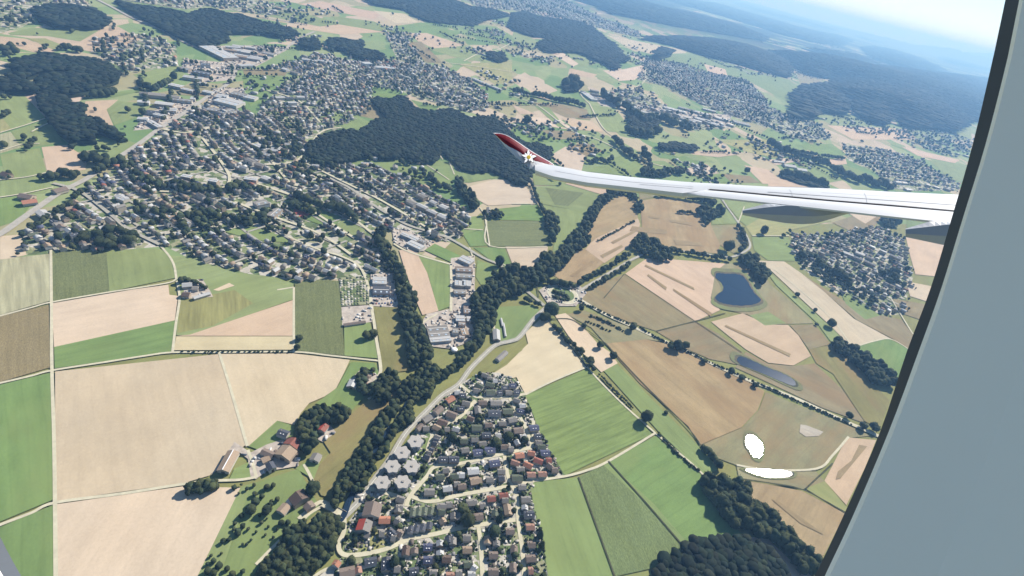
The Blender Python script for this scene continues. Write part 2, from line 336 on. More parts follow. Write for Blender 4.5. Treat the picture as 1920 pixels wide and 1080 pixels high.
FIELDS = '''
h -200 470 760 540 900 400 1300 360 1480 420 1760 420 1700 1200 1300 1400 600 1400 -200 1400 -260 900
v 150 370 220 310 300 250 330 215 370 190 400 205 480 212 560 248 600 302 700 310 760 332 830 370 880 400 870 440 850 455 800 450 735 432 700 430 745 500 700 520 640 522 560 530 520 520 440 510 350 482 310 462 140 475 50 478 40 440 90 400
v 540 145 700 160 690 212 640 240 575 262 555 250 480 215 510 178
v 600 100 680 118 700 105 740 112 830 125 880 150 915 178 918 205 880 212 840 200 765 178 700 165 590 150 500 128
v 720 60 760 62 770 80 800 120 745 112
v 180 72 262 62 330 85 335 125 235 135 200 112 170 100
v 0 0 160 0 175 12 70 16 62 45 0 62
v 225 0 480 0 560 20 500 30 390 12 350 18
v 1210 110 1280 120 1345 140 1400 150 1440 190 1440 240 1390 225 1320 200 1240 160 1195 150
v 1440 200 1480 215 1540 235 1560 262 1500 262 1440 240
v 1485 440 1550 440 1610 430 1640 425 1690 445 1700 480 1712 520 1690 590 1650 592 1600 570 1560 545 1500 500 1478 470
v 1580 270 1660 280 1720 300 1800 345 1795 358 1700 358 1660 350 1640 320 1590 300
v 870 0 1060 0 1120 30 1200 60 1200 72 1110 50 1010 28 960 20 900 15
v 1090 175 1190 165 1260 205 1370 225 1380 240 1300 245 1200 210 1130 195
w 385 88 400 86 480 85 545 90 480 125 440 125 400 105
w 395 165 480 165 478 175 430 205 390 195
w 345 110 430 118 435 150 380 155 340 130
w 270 215 330 190 370 190 300 240 250 245
w 590 108 750 120 740 130 600 115
w 1100 175 1150 190 1300 210 1370 215 1370 240 1300 230 1200 205 1130 200
G 0 180 45 178 88 222 20 243 0 215
S 45 178 72 175 92 222 86 221
p 0 215 22 243 0 250
G 22 246 90 225 118 268 30 280
L 0 252 20 247 40 276 0 288
G 0 290 74 278 88 325 12 336
S 78 276 125 272 165 298 160 318 100 330 89 324
G 0 340 72 328 100 348 85 362 0 369
g 0 373 40 366 60 382 38 412 0 425
G 160 303 175 270 195 252 262 270 208 302
s 0 443 38 440 50 478 0 490
G 15 62 60 52 180 55 205 72 150 78 90 68 20 66
S 0 68 50 73 108 96 75 101 0 82
p 50 72 85 72 120 86 108 95
S 85 72 150 78 190 55 222 50 264 74 240 85 170 97 120 86
P 0 101 80 98 92 103 20 118 0 113
s 0 114 16 118 20 130 0 128
G 250 140 330 122 347 140 325 158 280 162
q 120 186 160 180 150 190 132 195
S 160 190 222 187 200 206 213 236 190 235 158 220
G 222 190 290 195 252 222 215 235 200 205
P 150 186 280 162 262 172 200 186
x 322 160 400 165 395 182 335 178
g 455 140 545 145 500 190 470 200 458 180
b 455 130 540 130 535 142 458 140
P 606 212 665 205 675 220 700 232 688 236 660 247 640 240
k 672 192 692 190 732 228 705 224 676 218
g 692 162 750 168 765 178 730 184 700 180
g 770 187 825 200 815 208 790 205
q 880 210 915 202 950 216 940 232 915 222
S 955 60 1000 70 1005 78 970 74
g 860 45 930 50 1000 90 950 85 890 70
G 620 30 700 40 760 65 740 62 650 50
S 560 8 600 2 680 18 720 25 700 36 640 24
S 540 50 600 40 690 55 720 60 640 65
G 500 30 560 22 640 45 600 50
s 700 20 760 26 785 42 740 44
g 735 50 790 42 870 62 830 72 770 62
S 765 62 800 62 870 85 820 94 785 78
G 800 92 880 85 940 120 870 112
k 760 80 790 78 830 118 800 118
p 860 120 960 115 960 150 930 160 900 140
S 1000 20 1060 30 1055 36 1010 28
G 965 52 1008 78 1000 95 975 92 960 70
q 1030 98 1055 98 1085 120 1075 125
G 1060 98 1085 100 1115 122 1090 125
S 1068 128 1120 140 1110 146 1065 140
q 1130 132 1160 132 1205 122 1212 132 1190 150 1160 152
G 1120 140 1160 150 1150 158 1120 148
s 1136 65 1200 78 1290 95 1285 100 1220 102 1170 85
P 1240 110 1300 100 1420 135 1480 150 1560 212 1520 215 1400 150 1300 135
S 1320 120 1360 130 1365 145 1330 140
x 1490 125 1545 146 1540 160 1500 160
G 1535 215 1600 215 1690 240 1780 250 1820 232 1822 262 1700 262 1560 235
S 1550 235 1700 242 1720 262 1600 262
P 1588 190 1650 195 1660 215 1630 212 1600 205
G 1105 197 1140 200 1160 212 1190 252 1135 246 1110 212
G 962 174 1040 190 1020 196 975 184
S 960 196 1000 212 1010 215 975 214
k 1000 192 1050 195 1100 205 1108 225 1060 220
q 985 218 1050 224 1078 244 1065 243 1000 232
S 1052 221 1110 227 1132 248 1078 243
P 1002 198 1030 202 1060 240 1046 238
k 1012 244 1075 246 1105 260 1040 262
g 952 232 985 230 1010 240 1040 262 1012 272 965 268
q 1035 290 1060 275 1098 292 1090 322 1062 316 1040 305
k 1064 274 1100 268 1132 284 1100 294
g 1103 291 1132 284 1147 288 1122 303
P 1100 322 1162 292 1185 292 1198 302 1205 317 1192 331
P 1218 302 1245 302 1278 320 1215 330
G 1235 285 1290 280 1340 305 1290 300
S 1278 284 1350 282 1386 290 1346 295 1300 290
g 1254 298 1284 292 1312 307 1278 318
q 1282 318 1322 307 1348 325 1305 331
g 1310 331 1350 326 1372 343 1335 343
k 1353 326 1405 330 1426 343 1373 343
S 1395 310 1440 318 1470 345 1430 345
p 1340 262 1440 262 1500 290 1450 296 1400 285
S 1440 330 1465 335 1535 352 1440 350
P 1497 307 1545 312 1592 336 1553 343 1502 322
q 1440 300 1495 295 1500 302 1455 310
g 1490 272 1560 270 1590 292 1540 290
S 1530 300 1585 296 1588 308 1560 310
P 1560 310 1600 315 1665 340 1660 350 1600 330
G 1740 300 1820 310 1815 345 1780 335
S 1690 275 1800 300 1790 306 1720 292
P 610 307 670 297 705 292 825 302 842 305 853 330 842 350 797 358 755 330 705 315 640 320
P 842 303 858 322 925 320 948 331 880 343 858 342
g 535 375 560 377 645 410 620 428 548 404
r 552 391 580 402 572 411 549 402
G 620 428 646 411 685 431 665 448
P 410 432 480 426 530 444 545 456 480 451
P 500 545 560 520 560 532
q 880 350 925 337 960 338 985 350 1008 381 915 386 897 376
g 905 395 1009 384 1022 415 910 412
d 910 414 1022 416 1027 461 918 463
q 948 463 1027 463 1026 480 1000 503 965 507
P 850 410 903 405 906 430 868 440
g 868 440 906 431 915 461 882 463
g 888 465 945 464 964 508 930 496
P 895 488 935 500 945 512 905 540 892 520
G 997 327 1072 335 1057 348 1002 348
G 1003 350 1057 348 1137 368 1112 388 1100 398 1010 382
d 1022 352 1095 362 1065 387 1040 385
S 1060 345 1075 337 1149 357 1134 367
p 1078 336 1175 349 1149 357
G 1010 383 1100 398 1086 425 1070 441 1047 470 1036 474 1046 420 1028 396
m 1100 432 1115 397 1135 380 1165 365 1192 377 1194 400 1196 410 1120 446 1105 457
S 1196 410 1200 420 1195 442 1180 462 1133 494 1097 468 1107 456 1120 446
m 1067 472 1095 467 1132 493 1110 511 1082 531 1055 528 1030 512
m 1200 377 1242 370 1297 377 1327 390 1333 422 1350 460 1345 476 1260 468 1205 443
x 1196 352 1290 360 1330 372 1300 372 1240 366 1200 376
G 1290 365 1346 372 1385 420 1335 421 1328 392
x 1333 423 1385 423 1396 450 1376 476 1350 460
G 1352 372 1395 375 1440 382 1440 400 1400 425 1388 415
p 1398 425 1440 400 1560 415 1480 432 1478 443 1410 443
P 1409 445 1478 445 1490 475 1490 490 1440 489 1414 470
S 1172 514 1212 485 1260 487 1360 495 1364 510 1342 511 1332 560 1350 582 1304 603
k 1090 562 1098 542 1170 515 1302 603 1228 621 1180 605 1130 585
k 1230 622 1306 604 1350 628 1392 662 1380 684 1330 674 1280 652
S 1333 604 1392 588 1440 609 1477 610 1497 630 1520 668 1487 686 1440 681 1398 656 1365 630
x 1360 495 1420 495 1445 535 1500 580 1525 607 1440 609 1400 590 1350 580 1333 558 1341 510
G 1405 592 1440 585 1474 607 1434 611
k 1480 610 1527 609 1557 646 1516 656 1498 630
y 1516 656 1558 647 1590 673 1668 752 1648 805 1620 790 1562 702 1530 682
k 1398 660 1440 683 1487 687 1527 682 1580 732 1622 795 1540 765 1440 718 1378 690
m 1135 645 1210 637 1247 645 1335 683 1400 716 1433 734 1420 770 1390 802 1312 835 1290 800 1200 720 1157 672
x 1435 736 1500 762 1600 803 1632 818 1590 822 1545 872 1528 884 1440 880 1380 873 1345 860 1314 835 1392 802 1422 770
S 1590 821 1642 826 1620 880 1586 948 1545 902 1562 870 1576 842
m 1382 900 1440 909 1502 921 1584 963 1540 1050 1495 1030 1460 985 1400 940
p 1508 916 1546 903 1590 955 1583 962
S 1390 1005 1440 1012 1480 1050 1535 1090 1470 1100 1450 1040
x 1380 873 1440 882 1530 885 1545 903 1505 918 1440 905 1385 898
l 985 742 1100 692 1223 815 1060 892 1045 880 1020 840 1000 780
g 1130 870 1229 818 1317 893 1325 925 1350 960 1388 1000 1387 1010 1310 1012 1285 1028 1212 945
P 1126 871 1140 868 1225 945 1292 1022 1283 1030 1207 948
e 1085 895 1130 872 1210 947 1284 1030 1250 1052 1225 1066 1152 1082
P 993 905 1083 896 1152 1083 1080 1110 1030 1110 1008 1000
P 1128 692 1155 682 1292 820 1322 850 1347 880 1322 893 1236 812
c 1012 600 1030 604 1062 637 1100 688 985 741 968 708 945 715 926 700 950 685 990 645 985 625
D 1040 592 1060 588 1092 612 1122 647 1142 660 1158 682 1127 699 1100 672 1065 630
P 925 577 1000 573 1016 587 976 634 930 648 922 620
h 868 722 900 692 930 672 968 652 980 657 928 696 890 714
x 1062 590 1096 583 1190 618 1245 642 1210 637 1135 645 1108 615
s 1415 489 1470 491 1502 513 1545 548 1600 598 1672 637 1650 643 1594 650 1560 615 1490 550 1440 503
G 1425 495 1482 548 1560 616 1592 650 1560 645 1532 607 1455 535
k 1505 515 1545 548 1605 600 1675 637 1712 660 1720 640 1690 600 1640 590 1590 570 1550 545
P 1575 545 1600 558 1650 592 1622 600 1585 570
g 1604 651 1640 638 1668 637 1714 660 1700 700 1682 722 1655 692
S 1698 445 1775 460 1765 520 1716 515 1706 480
s 1698 528 1760 540 1750 570 1706 556
k 1672 560 1745 573 1730 602 1690 588
k 1560 418 1600 405 1660 402 1625 440 1590 432
q 1590 400 1650 402 1622 420
P 1700 400 1760 415 1760 430 1700 430
L 0 488 93 477 95 565 0 592
d 98 472 200 470 206 548 98 566
G 200 470 300 467 318 480 330 522 206 548
q 98 570 250 544 316 535 318 554 334 556 328 602 102 652
g 102 652 328 602 322 661 270 668 103 692
b 0 595 92 573 95 690 0 718
g 0 723 96 700 101 938 0 980
g 0 990 101 948 104 1110 40 1110 -20 1020
s 104 698 412 665 462 835 425 860 393 893 345 907 104 941
s 414 665 550 664 656 676 645 700 630 730 608 745 580 757 565 775 552 798 520 790 466 838
q 106 947 345 913 452 916 352 1120 106 1120
P 452 914 500 900 560 880 592 938 600 955 560 990 500 1050 440 1120 352 1120
G 452 914 470 912 400 1120 352 1120
P 466 838 520 790 552 800 548 835 500 850
P 430 900 440 880 478 862 482 895
G 320 480 350 483 440 512 520 522 550 534 549 563 440 601 355 630 331 630 335 560 331 525
o 338 565 380 557 440 545 475 570 400 612 333 626
S 549 564 549 631 331 631 356 629
c 331 632 550 632 550 657 326 658
d 553 533 600 525 635 528 642 600 646 668 553 659
P 645 612 693 605 705 650 708 673 646 668
y 700 576 745 578 757 600 768 640 769 670 766 696 716 702 711 640
y 735 725 752 715 742 745 720 780 692 812 665 850 642 888 622 935 602 930 586 900 600 872 620 850 602 822 650 785 690 750
g 658 680 702 682 712 703 690 740 650 780 620 765 592 758 632 728
P 555 880 580 862 600 870 588 900
w 395 893 430 845 440 830 470 850 480 900 470 895 465 862 450 850
w 470 850 500 835 530 825 560 850 560 875 530 880 500 885 480 900
w 595 825 620 800 630 812 605 830
w 655 715 675 695 712 705 705 720 680 735 662 730
S 748 470 780 470 800 510 822 584 792 592 778 560 757 500
P 782 476 845 496 843 576 822 584 802 515
g 796 470 815 458 862 480 848 494
w 735 430 760 430 810 455 795 472 765 470 738 455
w 845 485 890 480 890 540 888 640 845 655 800 650 787 610 800 590 843 580
v 636 522 692 518 692 572 640 575
w 640 577 697 573 697 605 642 613
w 695 515 735 512 748 578 695 575
v 855 725 900 700 935 700 965 712 985 742 1005 800 1030 845 1058 892 1000 905 995 930 1015 1000 1032 1110 560 1110 640 1050 645 990 680 945 730 870 800 780
w 660 915 700 910 720 930 690 945 665 940
p 660 1010 690 985 730 1005 735 1020 700 1035 655 1037
P 785 832 805 820 800 860 780 900 770 880
w 345 530 380 525 395 548 400 558 345 562
D 400 545 430 532 440 537 410 547
w 1010 545 1030 533 1085 535 1100 550 1080 575 1030 575
'''
for ln in FIELDS.strip().splitlines():
    k, rest = ln.split(' ', 1); nm, mt, col = g_[k]; poly = P(rest)
    if col is not None: 
        f = random.uniform(0.94, 1.06); gr_ = sum(col)/3; sat = 0.88 if col[1] > col[0] else 0.97; col = tuple(gr_+(v-gr_)*sat for v in col); col = (col[0]*1.30, col[1]*1.06, col[2]*.90) if col[1] > col[0] else (col[0]*1.03, col[1]*1.03, col[2]*1.04); col = (col[0]*f*random.uniform(.98, 1.02), col[1]*f, col[2]*f*random.uniform(.96, 1.04))
    sheet(nm, poly, mt, col)
# darker cut strips in the dry meadows
for s in ['1185 425 1250 432 1250 440 1180 434', '1262 450 1312 455 1318 462 1268 460', '1255 412 1297 418 1298 424 1256 417', '1215 405 1237 408 1236 412 1216 409',
          '1145 455 1190 432 1192 436 1150 458', '1125 480 1165 460 1168 464 1130 485', '1068 518 1108 490 1115 492 1075 520',
          '1210 497 1300 540 1302 545 1208 500', '1215 515 1250 540 1248 545 1213 518', '1262 542 1334 588 1332 594 1262 546', '1360 610 1482 665 1480 670 1358 613',
          '1446 937 1458 941 1540 1000 1543 1004 1500 983 1452 943', '1610 835 1625 838 1575 898 1566 900 1570 885 1595 865']:
    sheet('mown_strip', P(s), M_MEADOW, C(172, 154, 120))

TR = '96 470,97 568,98 690,102 820,104 942,106 1120|-40 604,0 594,60 578,97 568,200 550,265 540,318 531,331 524|331 525,327 500,318 482,303 464|-40 730,0 720,60 706,98 696,200 680,270 669,325 662,410 662,550 661,620 668,712 678|332 528,337 560,330 610,324 661|551 540,551 661|411 662,428 715,450 790,464 838|-40 1003,0 986,60 963,104 944,230 927,345 909,400 903,450 901,480 896|465 845,474 870,481 897|570 872,580 890,590 912|1015 590,1050 628,1085 662,1100 689,1160 752,1228 813,1290 865,1320 893|985 741,1035 716,1100 689|1000 903,1060 894,1100 883,1140 866,1228 813|0 250,50 235,88 222|0 285,40 272,75 270|0 338,50 333,98 322|0 371,45 364,100 352|60 248,92 232,130 225|910 412,918 463|900 390,912 415,918 462,1025 463|940 495,960 505|842 304,852 328|825 292,830 300|880 465,888 488|1080 335,1110 345|690 750,712 735|960 383,1008 383|1340 372,1352 372|1395 388,1384 418|1410 443,1440 443,1480 443|1450 505,1500 545,1560 600,1600 655,1640 700|1600 652,1640 640,1670 637,1705 657|1670 560,1700 610,1720 640|870 430,905 432|820 590,790 610,800 640|930 577,925 600,930 640|520 545,551 540|640 1060,600 1075,560 1110|480 1060,530 1010,560 985,580 965,605 950|700 598,698 575|1380 873,1440 882,1530 880,1560 855,1590 820|715 300,690 297|780 298,800 310,842 338'
for s in TR.split('|'): road('track', P(s), 3.6, M_TRACK)
for s in ['1028 574,1000 600,975 632,960 640,930 648,902 672,880 695,860 722,830 742,800 772,775 797,755 822,732 861,707 895,690 917,674 941,645 970']:
    road('road', P(s), 9, M_ROAD, line=True)
road('road', P('1086 562,1130 588,1180 611,1230 634,1280 656,1330 681,1400 713,1440 728,1500 752,1560 780,1600 798,1660 825'), 9, M_TRACK, line=True)
road('road', P('1084 548,1120 526,1160 502,1190 485,1230 470,1262 470,1322 477,1365 483,1387 477,1405 465,1402 448,1385 420,1366 393,1350 370,1320 330,1270 300'), 7.5, M_ROAD, line=True)
road('road', P('1020 574,985 545,960 528,940 500,905 484,850 452,820 440,770 425,740 410,700 385,650 350,600 330'), 8, M_ROAD)
road('road', P('1088 570,1080 540'), 8, M_ROAD)
for s in ['645 968,645 997,635 1022,642 1040,670 1042,720 1032,770 1012,820 1002,860 992,897 986,966 976', '645 968,620 955,600 943,560 975', '969 930,971 976,975 1007,980 1045,984 1120',
          '1000 790,997 836,980 844,935 854,885 866,860 871,815 877,800 895,770 930,761 951', '770 932,807 942,860 930,910 921,960 912,1000 903', '945 856,947 867,952 895,960 912,969 932',
          '862 722,885 740,897 746,947 747,957 752,967 771,982 797,992 822,997 836', '957 745,985 740', '891 752,875 770,860 785,830 800,810 820,800 850', '899 1005,902 1040,905 1100', '896 988,899 1005',
          '695 574,700 597,706 640,712 677,713 700,702 717', '695 574,692 545,675 502,640 482,600 470,540 445', '845 495,846 540,845 585', '690 917,720 925,745 932', '738 458,770 475,845 497']:
    road('street', P(s), 5.2, M_TRACK)
road('railway', P('-60 470,0 441,50 406,112 363,162 337,207 307,265 268,300 242,350 210,390 182,425 160,440 140,437 122,400 103,350 82,300 56,250 35,212 15,175 -4'), 13, M_RAIL)
road('road', P('440 132,480 120,530 95,562 72,590 60'), 14, M_RAIL)
road('road', P('100 345,150 360,210 405,240 430,300 460'), 7, M_ROAD)
for s in ['1030 600,1070 600,1100 620,1135 645', '1135 645,1200 715,1290 805,1320 850', '1230 622,1300 604,1360 588', '1302 603,1390 662', '1380 898,1440 907,1502 919,1584 962', '1510 917,1560 870', '1140 866,1212 946,1284 1030', '1084 896,1152 1083', '1100 690,1060 640,1025 600', '1170 515,1132 560', '1010 560,1000 500']:
    road('ditch', P(s), 2.2, M_DITCH)
for s in ['300 242,350 250,400 240', '500 290,540 340,560 350', '380 260,430 330,400 360,300 360', '480 345,560 372,650 405,700 440,720 450', '560 380,640 432,665 448', '640 240,600 250,560 300,500 310', '500 170,560 190,600 230', '850 160,900 190', '1180 170,1210 150,1205 120', '1105 195,1130 240,1160 262', '660 480,600 440,520 410,440 380', '560 300,640 340,720 380,820 440']:
    road('street', P(s), 6.5, M_TRACK)
# far motorway and lanes
for s in ['960 90,900 65,850 45,800 40,760 30', '870 115,900 100,930 95,960 80', '1105 195,1090 180,1085 165', '960 180,1010 200,1070 245,1120 262,1200 300,1290 325,1350 345', '830 118,870 122,960 135']:
    road('lane', P(s), 7, M_TRACK)

sheet('mud_flat', P('1500 797,1512 799,1543 811,1534 819,1510 820,1498 812'), M_MEADOW, C(204, 196, 180))
# roundabout: ring carriageway, islands
rc = at(1055, 553)[:2]
def disc(name, r0, r1, mat, z, color=None):
    n = 48; V = []; F = []
    for k in range(n):
        th = 2*math.pi*k/n; V += [(r0*math.cos(th), r0*math.sin(th), 0), (r1*math.cos(th), r1*math.sin(th), 0)]
    for k in range(n): F.append((2*k, 2*k+1, 2*((k+1) % n)+1, 2*((k+1) % n)))
    if r0 == 0: F = [tuple(1+2*k for k in range(n))]
    o = link(name, pymesh(name, V, F), mat, color=color); o.location = (rc[0], rc[1], z); return tag(o, kind='structure')
disc('roundabout_island', 0, 26, M_GRASS, 2.30, C(120, 140, 96)); disc('roundabout_road', 25, 35, M_TRACK, 2.34); disc('road_marking', 33.6, 34, M_LINE, 2.37)
def jit(poly, a, seed):
    r = random.Random(seed); out = []
    for i in range(len(poly)):
        x0, y0 = poly[i]; x1, y1 = poly[(i+1) % len(poly)]
        out += [(x0+r.uniform(-a, a), y0+r.uniform(-a, a)*.6), ((x0+x1)/2+r.uniform(-a, a), (y0+y1)/2+r.uniform(-a, a)*.6)]
    return out
PONDS = ['1342 512,1360 515,1375 514,1392 517,1402 530,1412 550,1430 565,1412 573,1385 575,1355 571,1338 562,1345 552,1358 545,1352 530,1340 522',
         '1382 668,1400 673,1440 692,1465 700,1492 716,1490 727,1462 716,1440 706,1410 694,1381 683', '1397 817,1408 815,1421 824,1431 838,1426 861,1411 858,1405 846,1396 836',
         '1392 880,1440 881,1478 884,1486 889,1481 896,1455 898,1427 895,1407 888', '618 82,640 78,668 84,664 92,640 91,622 90']
for i, s in enumerate(PONDS):
    p = P(s); cx = sum(q[0] for q in p)/len(p); cy = sum(q[1] for q in p)/len(p)
    if i < 4: sheet('shore', smooth([(cx+(q[0]-cx)*1.25, cy+(q[1]-cy)*1.35) for q in p]), M_GRASS, C(140, 142, 106), z=2.0+0.02*i)
    if i < 4: sheet('shore', jit(smooth([(cx+(q[0]-cx)*1.09, cy+(q[1]-cy)*1.12) for q in p]), .9, i), M_MEADOW, C(98, 102, 88), z=2.06+0.02*i)
    sheet('pond', jit(smooth(p), 1.1 if i in (2, 3) else .8, i+9), M_WATER, z=2.2+0.02*i)
road('stream', P('790 680,785 700,770 745,745 790,722 815,695 862,676 900,655 940,640 975,600 1005,560 1045,520 1090'), 7, M_WATER)
#PART2

# ------------------------------------------------------------------ vegetation
def icos(sub):
    import bmesh
    bm = bmesh.new(); bmesh.ops.create_icosphere(bm, subdivisions=sub, radius=1.0)
    V = np.array([v.co[:] for v in bm.verts]); F = np.array([[v.index for v in f.verts] for f in bm.faces]); bm.free(); return V, F
I1, I2, I3 = icos(1), icos(2), icos(3)
def lobes(V, seed, amp, fr=2.2, k=7):
    r = np.random.default_rng(seed); d = np.zeros(len(V))
    for _ in range(k):
        c = r.normal(size=3); c /= np.linalg.norm(c); a = np.clip((V@c-0.35)/0.65, 0, 1); d = np.maximum(d, a**0.6)
    w = np.zeros(len(V))
    for _ in range(6):
        q = r.normal(size=3)*fr*2; w += np.sin(V@q+r.uniform(0, 6))
    return 1-amp+amp*d*1.2+w*amp*0.07
def crown_mesh(i, kind):
    """a lumpy crown about one metre in radius, plus leaf clumps standing off it"""
    V, F = I3; r = np.random.default_rng(100+i); s = lobes(V, i, 0.42); Vn = V*s[:, None]*r.uniform(0.93, 1.05, len(V))[:, None]
    if kind == 'tall': Vn[:, 2] *= 1.45
    elif kind == 'cone':
        h = (V[:, 2]+1)/2; Vn = V*(0.25+0.95*(1-h))[:, None]*r.uniform(.85, 1.1, len(V))[:, None]; Vn[:, 2] = (h*3.4-1.2)
    elif kind == 'bush': Vn[:, 2] *= 0.7
    else: Vn[:, 2] *= 0.95
    # leaf clumps
    n = 260; idx = r.integers(0, len(V), n); c = Vn[idx]*r.uniform(0.9, 1.13, n)[:, None]
    q = r.normal(size=(n, 3, 3))*0.075; L = (c[:, None, :]+q).reshape(-1, 3)
    A = np.concatenate([Vn, L]); Fa = np.concatenate([F, np.arange(n*3).reshape(-1, 3)+len(Vn)])
    return npmesh('crown', A, Fa, None, True)
CR = {k: [crown_mesh(10*j+i, k) for i in range(4)] for j, k in enumerate(('round', 'tall', 'cone', 'bush'))}
for l in CR.values():
    for me in l: me.materials.append(M_LEAF)
def trunk_mesh():
    V = []; F = []; n = 7
    prof = [(0, .10), (.3, .07), (.62, .055), (1.0, .03)]
    for z, r in prof:
        for k in range(n): V.append((r*math.cos(2*math.pi*k/n), r*math.sin(2*math.pi*k/n), z))
    for i in range(3):
        for k in range(n): F.append((i*n+k, i*n+(k+1) % n, (i+1)*n+(k+1) % n, (i+1)*n+k))
    for b in range(4):                                   # limbs
        th = b*1.6+.4; o = len(V); d = Vector((math.cos(th), math.sin(th), 1.1)).normalized()
        p0 = Vector((0, 0, .45+.08*b)); p1 = p0+d*.5
        for p, r in ((p0, .04), (p1, .012)):
            for k in range(4): V.append((p.x+r*math.cos(k*1.57), p.y+r*math.sin(k*1.57), p.z))
        for k in range(4): F.append((o+k, o+(k+1) % 4, o+4+(k+1) % 4, o+4+k))
    me = pymesh('trunk', V, F); me.materials.append(M_TRUNK); return me
TRK = trunk_mesh()
DARK = [(0.017, 0.025, 0.017), (0.022, 0.031, 0.019), (0.015, 0.023, 0.016), (0.029, 0.038, 0.022)]
TREES = []      # (x, y, radius m, kind, place, order)
def tree_px(x, y, rpx, kind='round', place='', hk=1.0):
    p = at(x, y, 6.0); d = depth(p); r = rpx*d/FPX
    TREES.append([p[0], p[1], r, kind, place, x])
def row(place, s, rpx, gap=1.5, wob=1.0, kind='round', keep=1.0):
    if rpx >= 8: rpx *= .75; gap *= 1.15
    p = np.array(P(s)); acc = 0
    for i in range(len(p)-1):
        d = np.hypot(*(p[i+1]-p[i])); t = acc
        while t < d:
            q = p[i]+(p[i+1]-p[i])*t/d; rr = rpx*random.uniform(.65, 1.3)
            if random.random() < keep: tree_px(q[0]+random.uniform(-wob, wob), q[1]+random.uniform(-wob, wob)*.6, rr, kind, place)
            t += rpx*gap*random.uniform(.7, 1.3)
        acc = t-d
def clump(place, s, rpx, fill=1.28, kind=('round', 'tall')):
    rpx *= .82
    p = P(s); xs = [q[0] for q in p]; ys = [q[1] for q in p]; st = rpx*fill
    y = min(ys)+rpx*.6; k = 0
    while y < max(ys):
        x = min(xs)+(k % 2)*st/2
        while x < max(xs):
            qx, qy = x+random.uniform(-.3, .3)*st, y+random.uniform(-.25, .25)*st
            if inpoly(np.array([[qx, qy]]), p)[0]: tree_px(qx, qy, rpx*random.uniform(.65, 1.3), random.choice(kind), place)
            x += st
        y += st*.72; k += 1

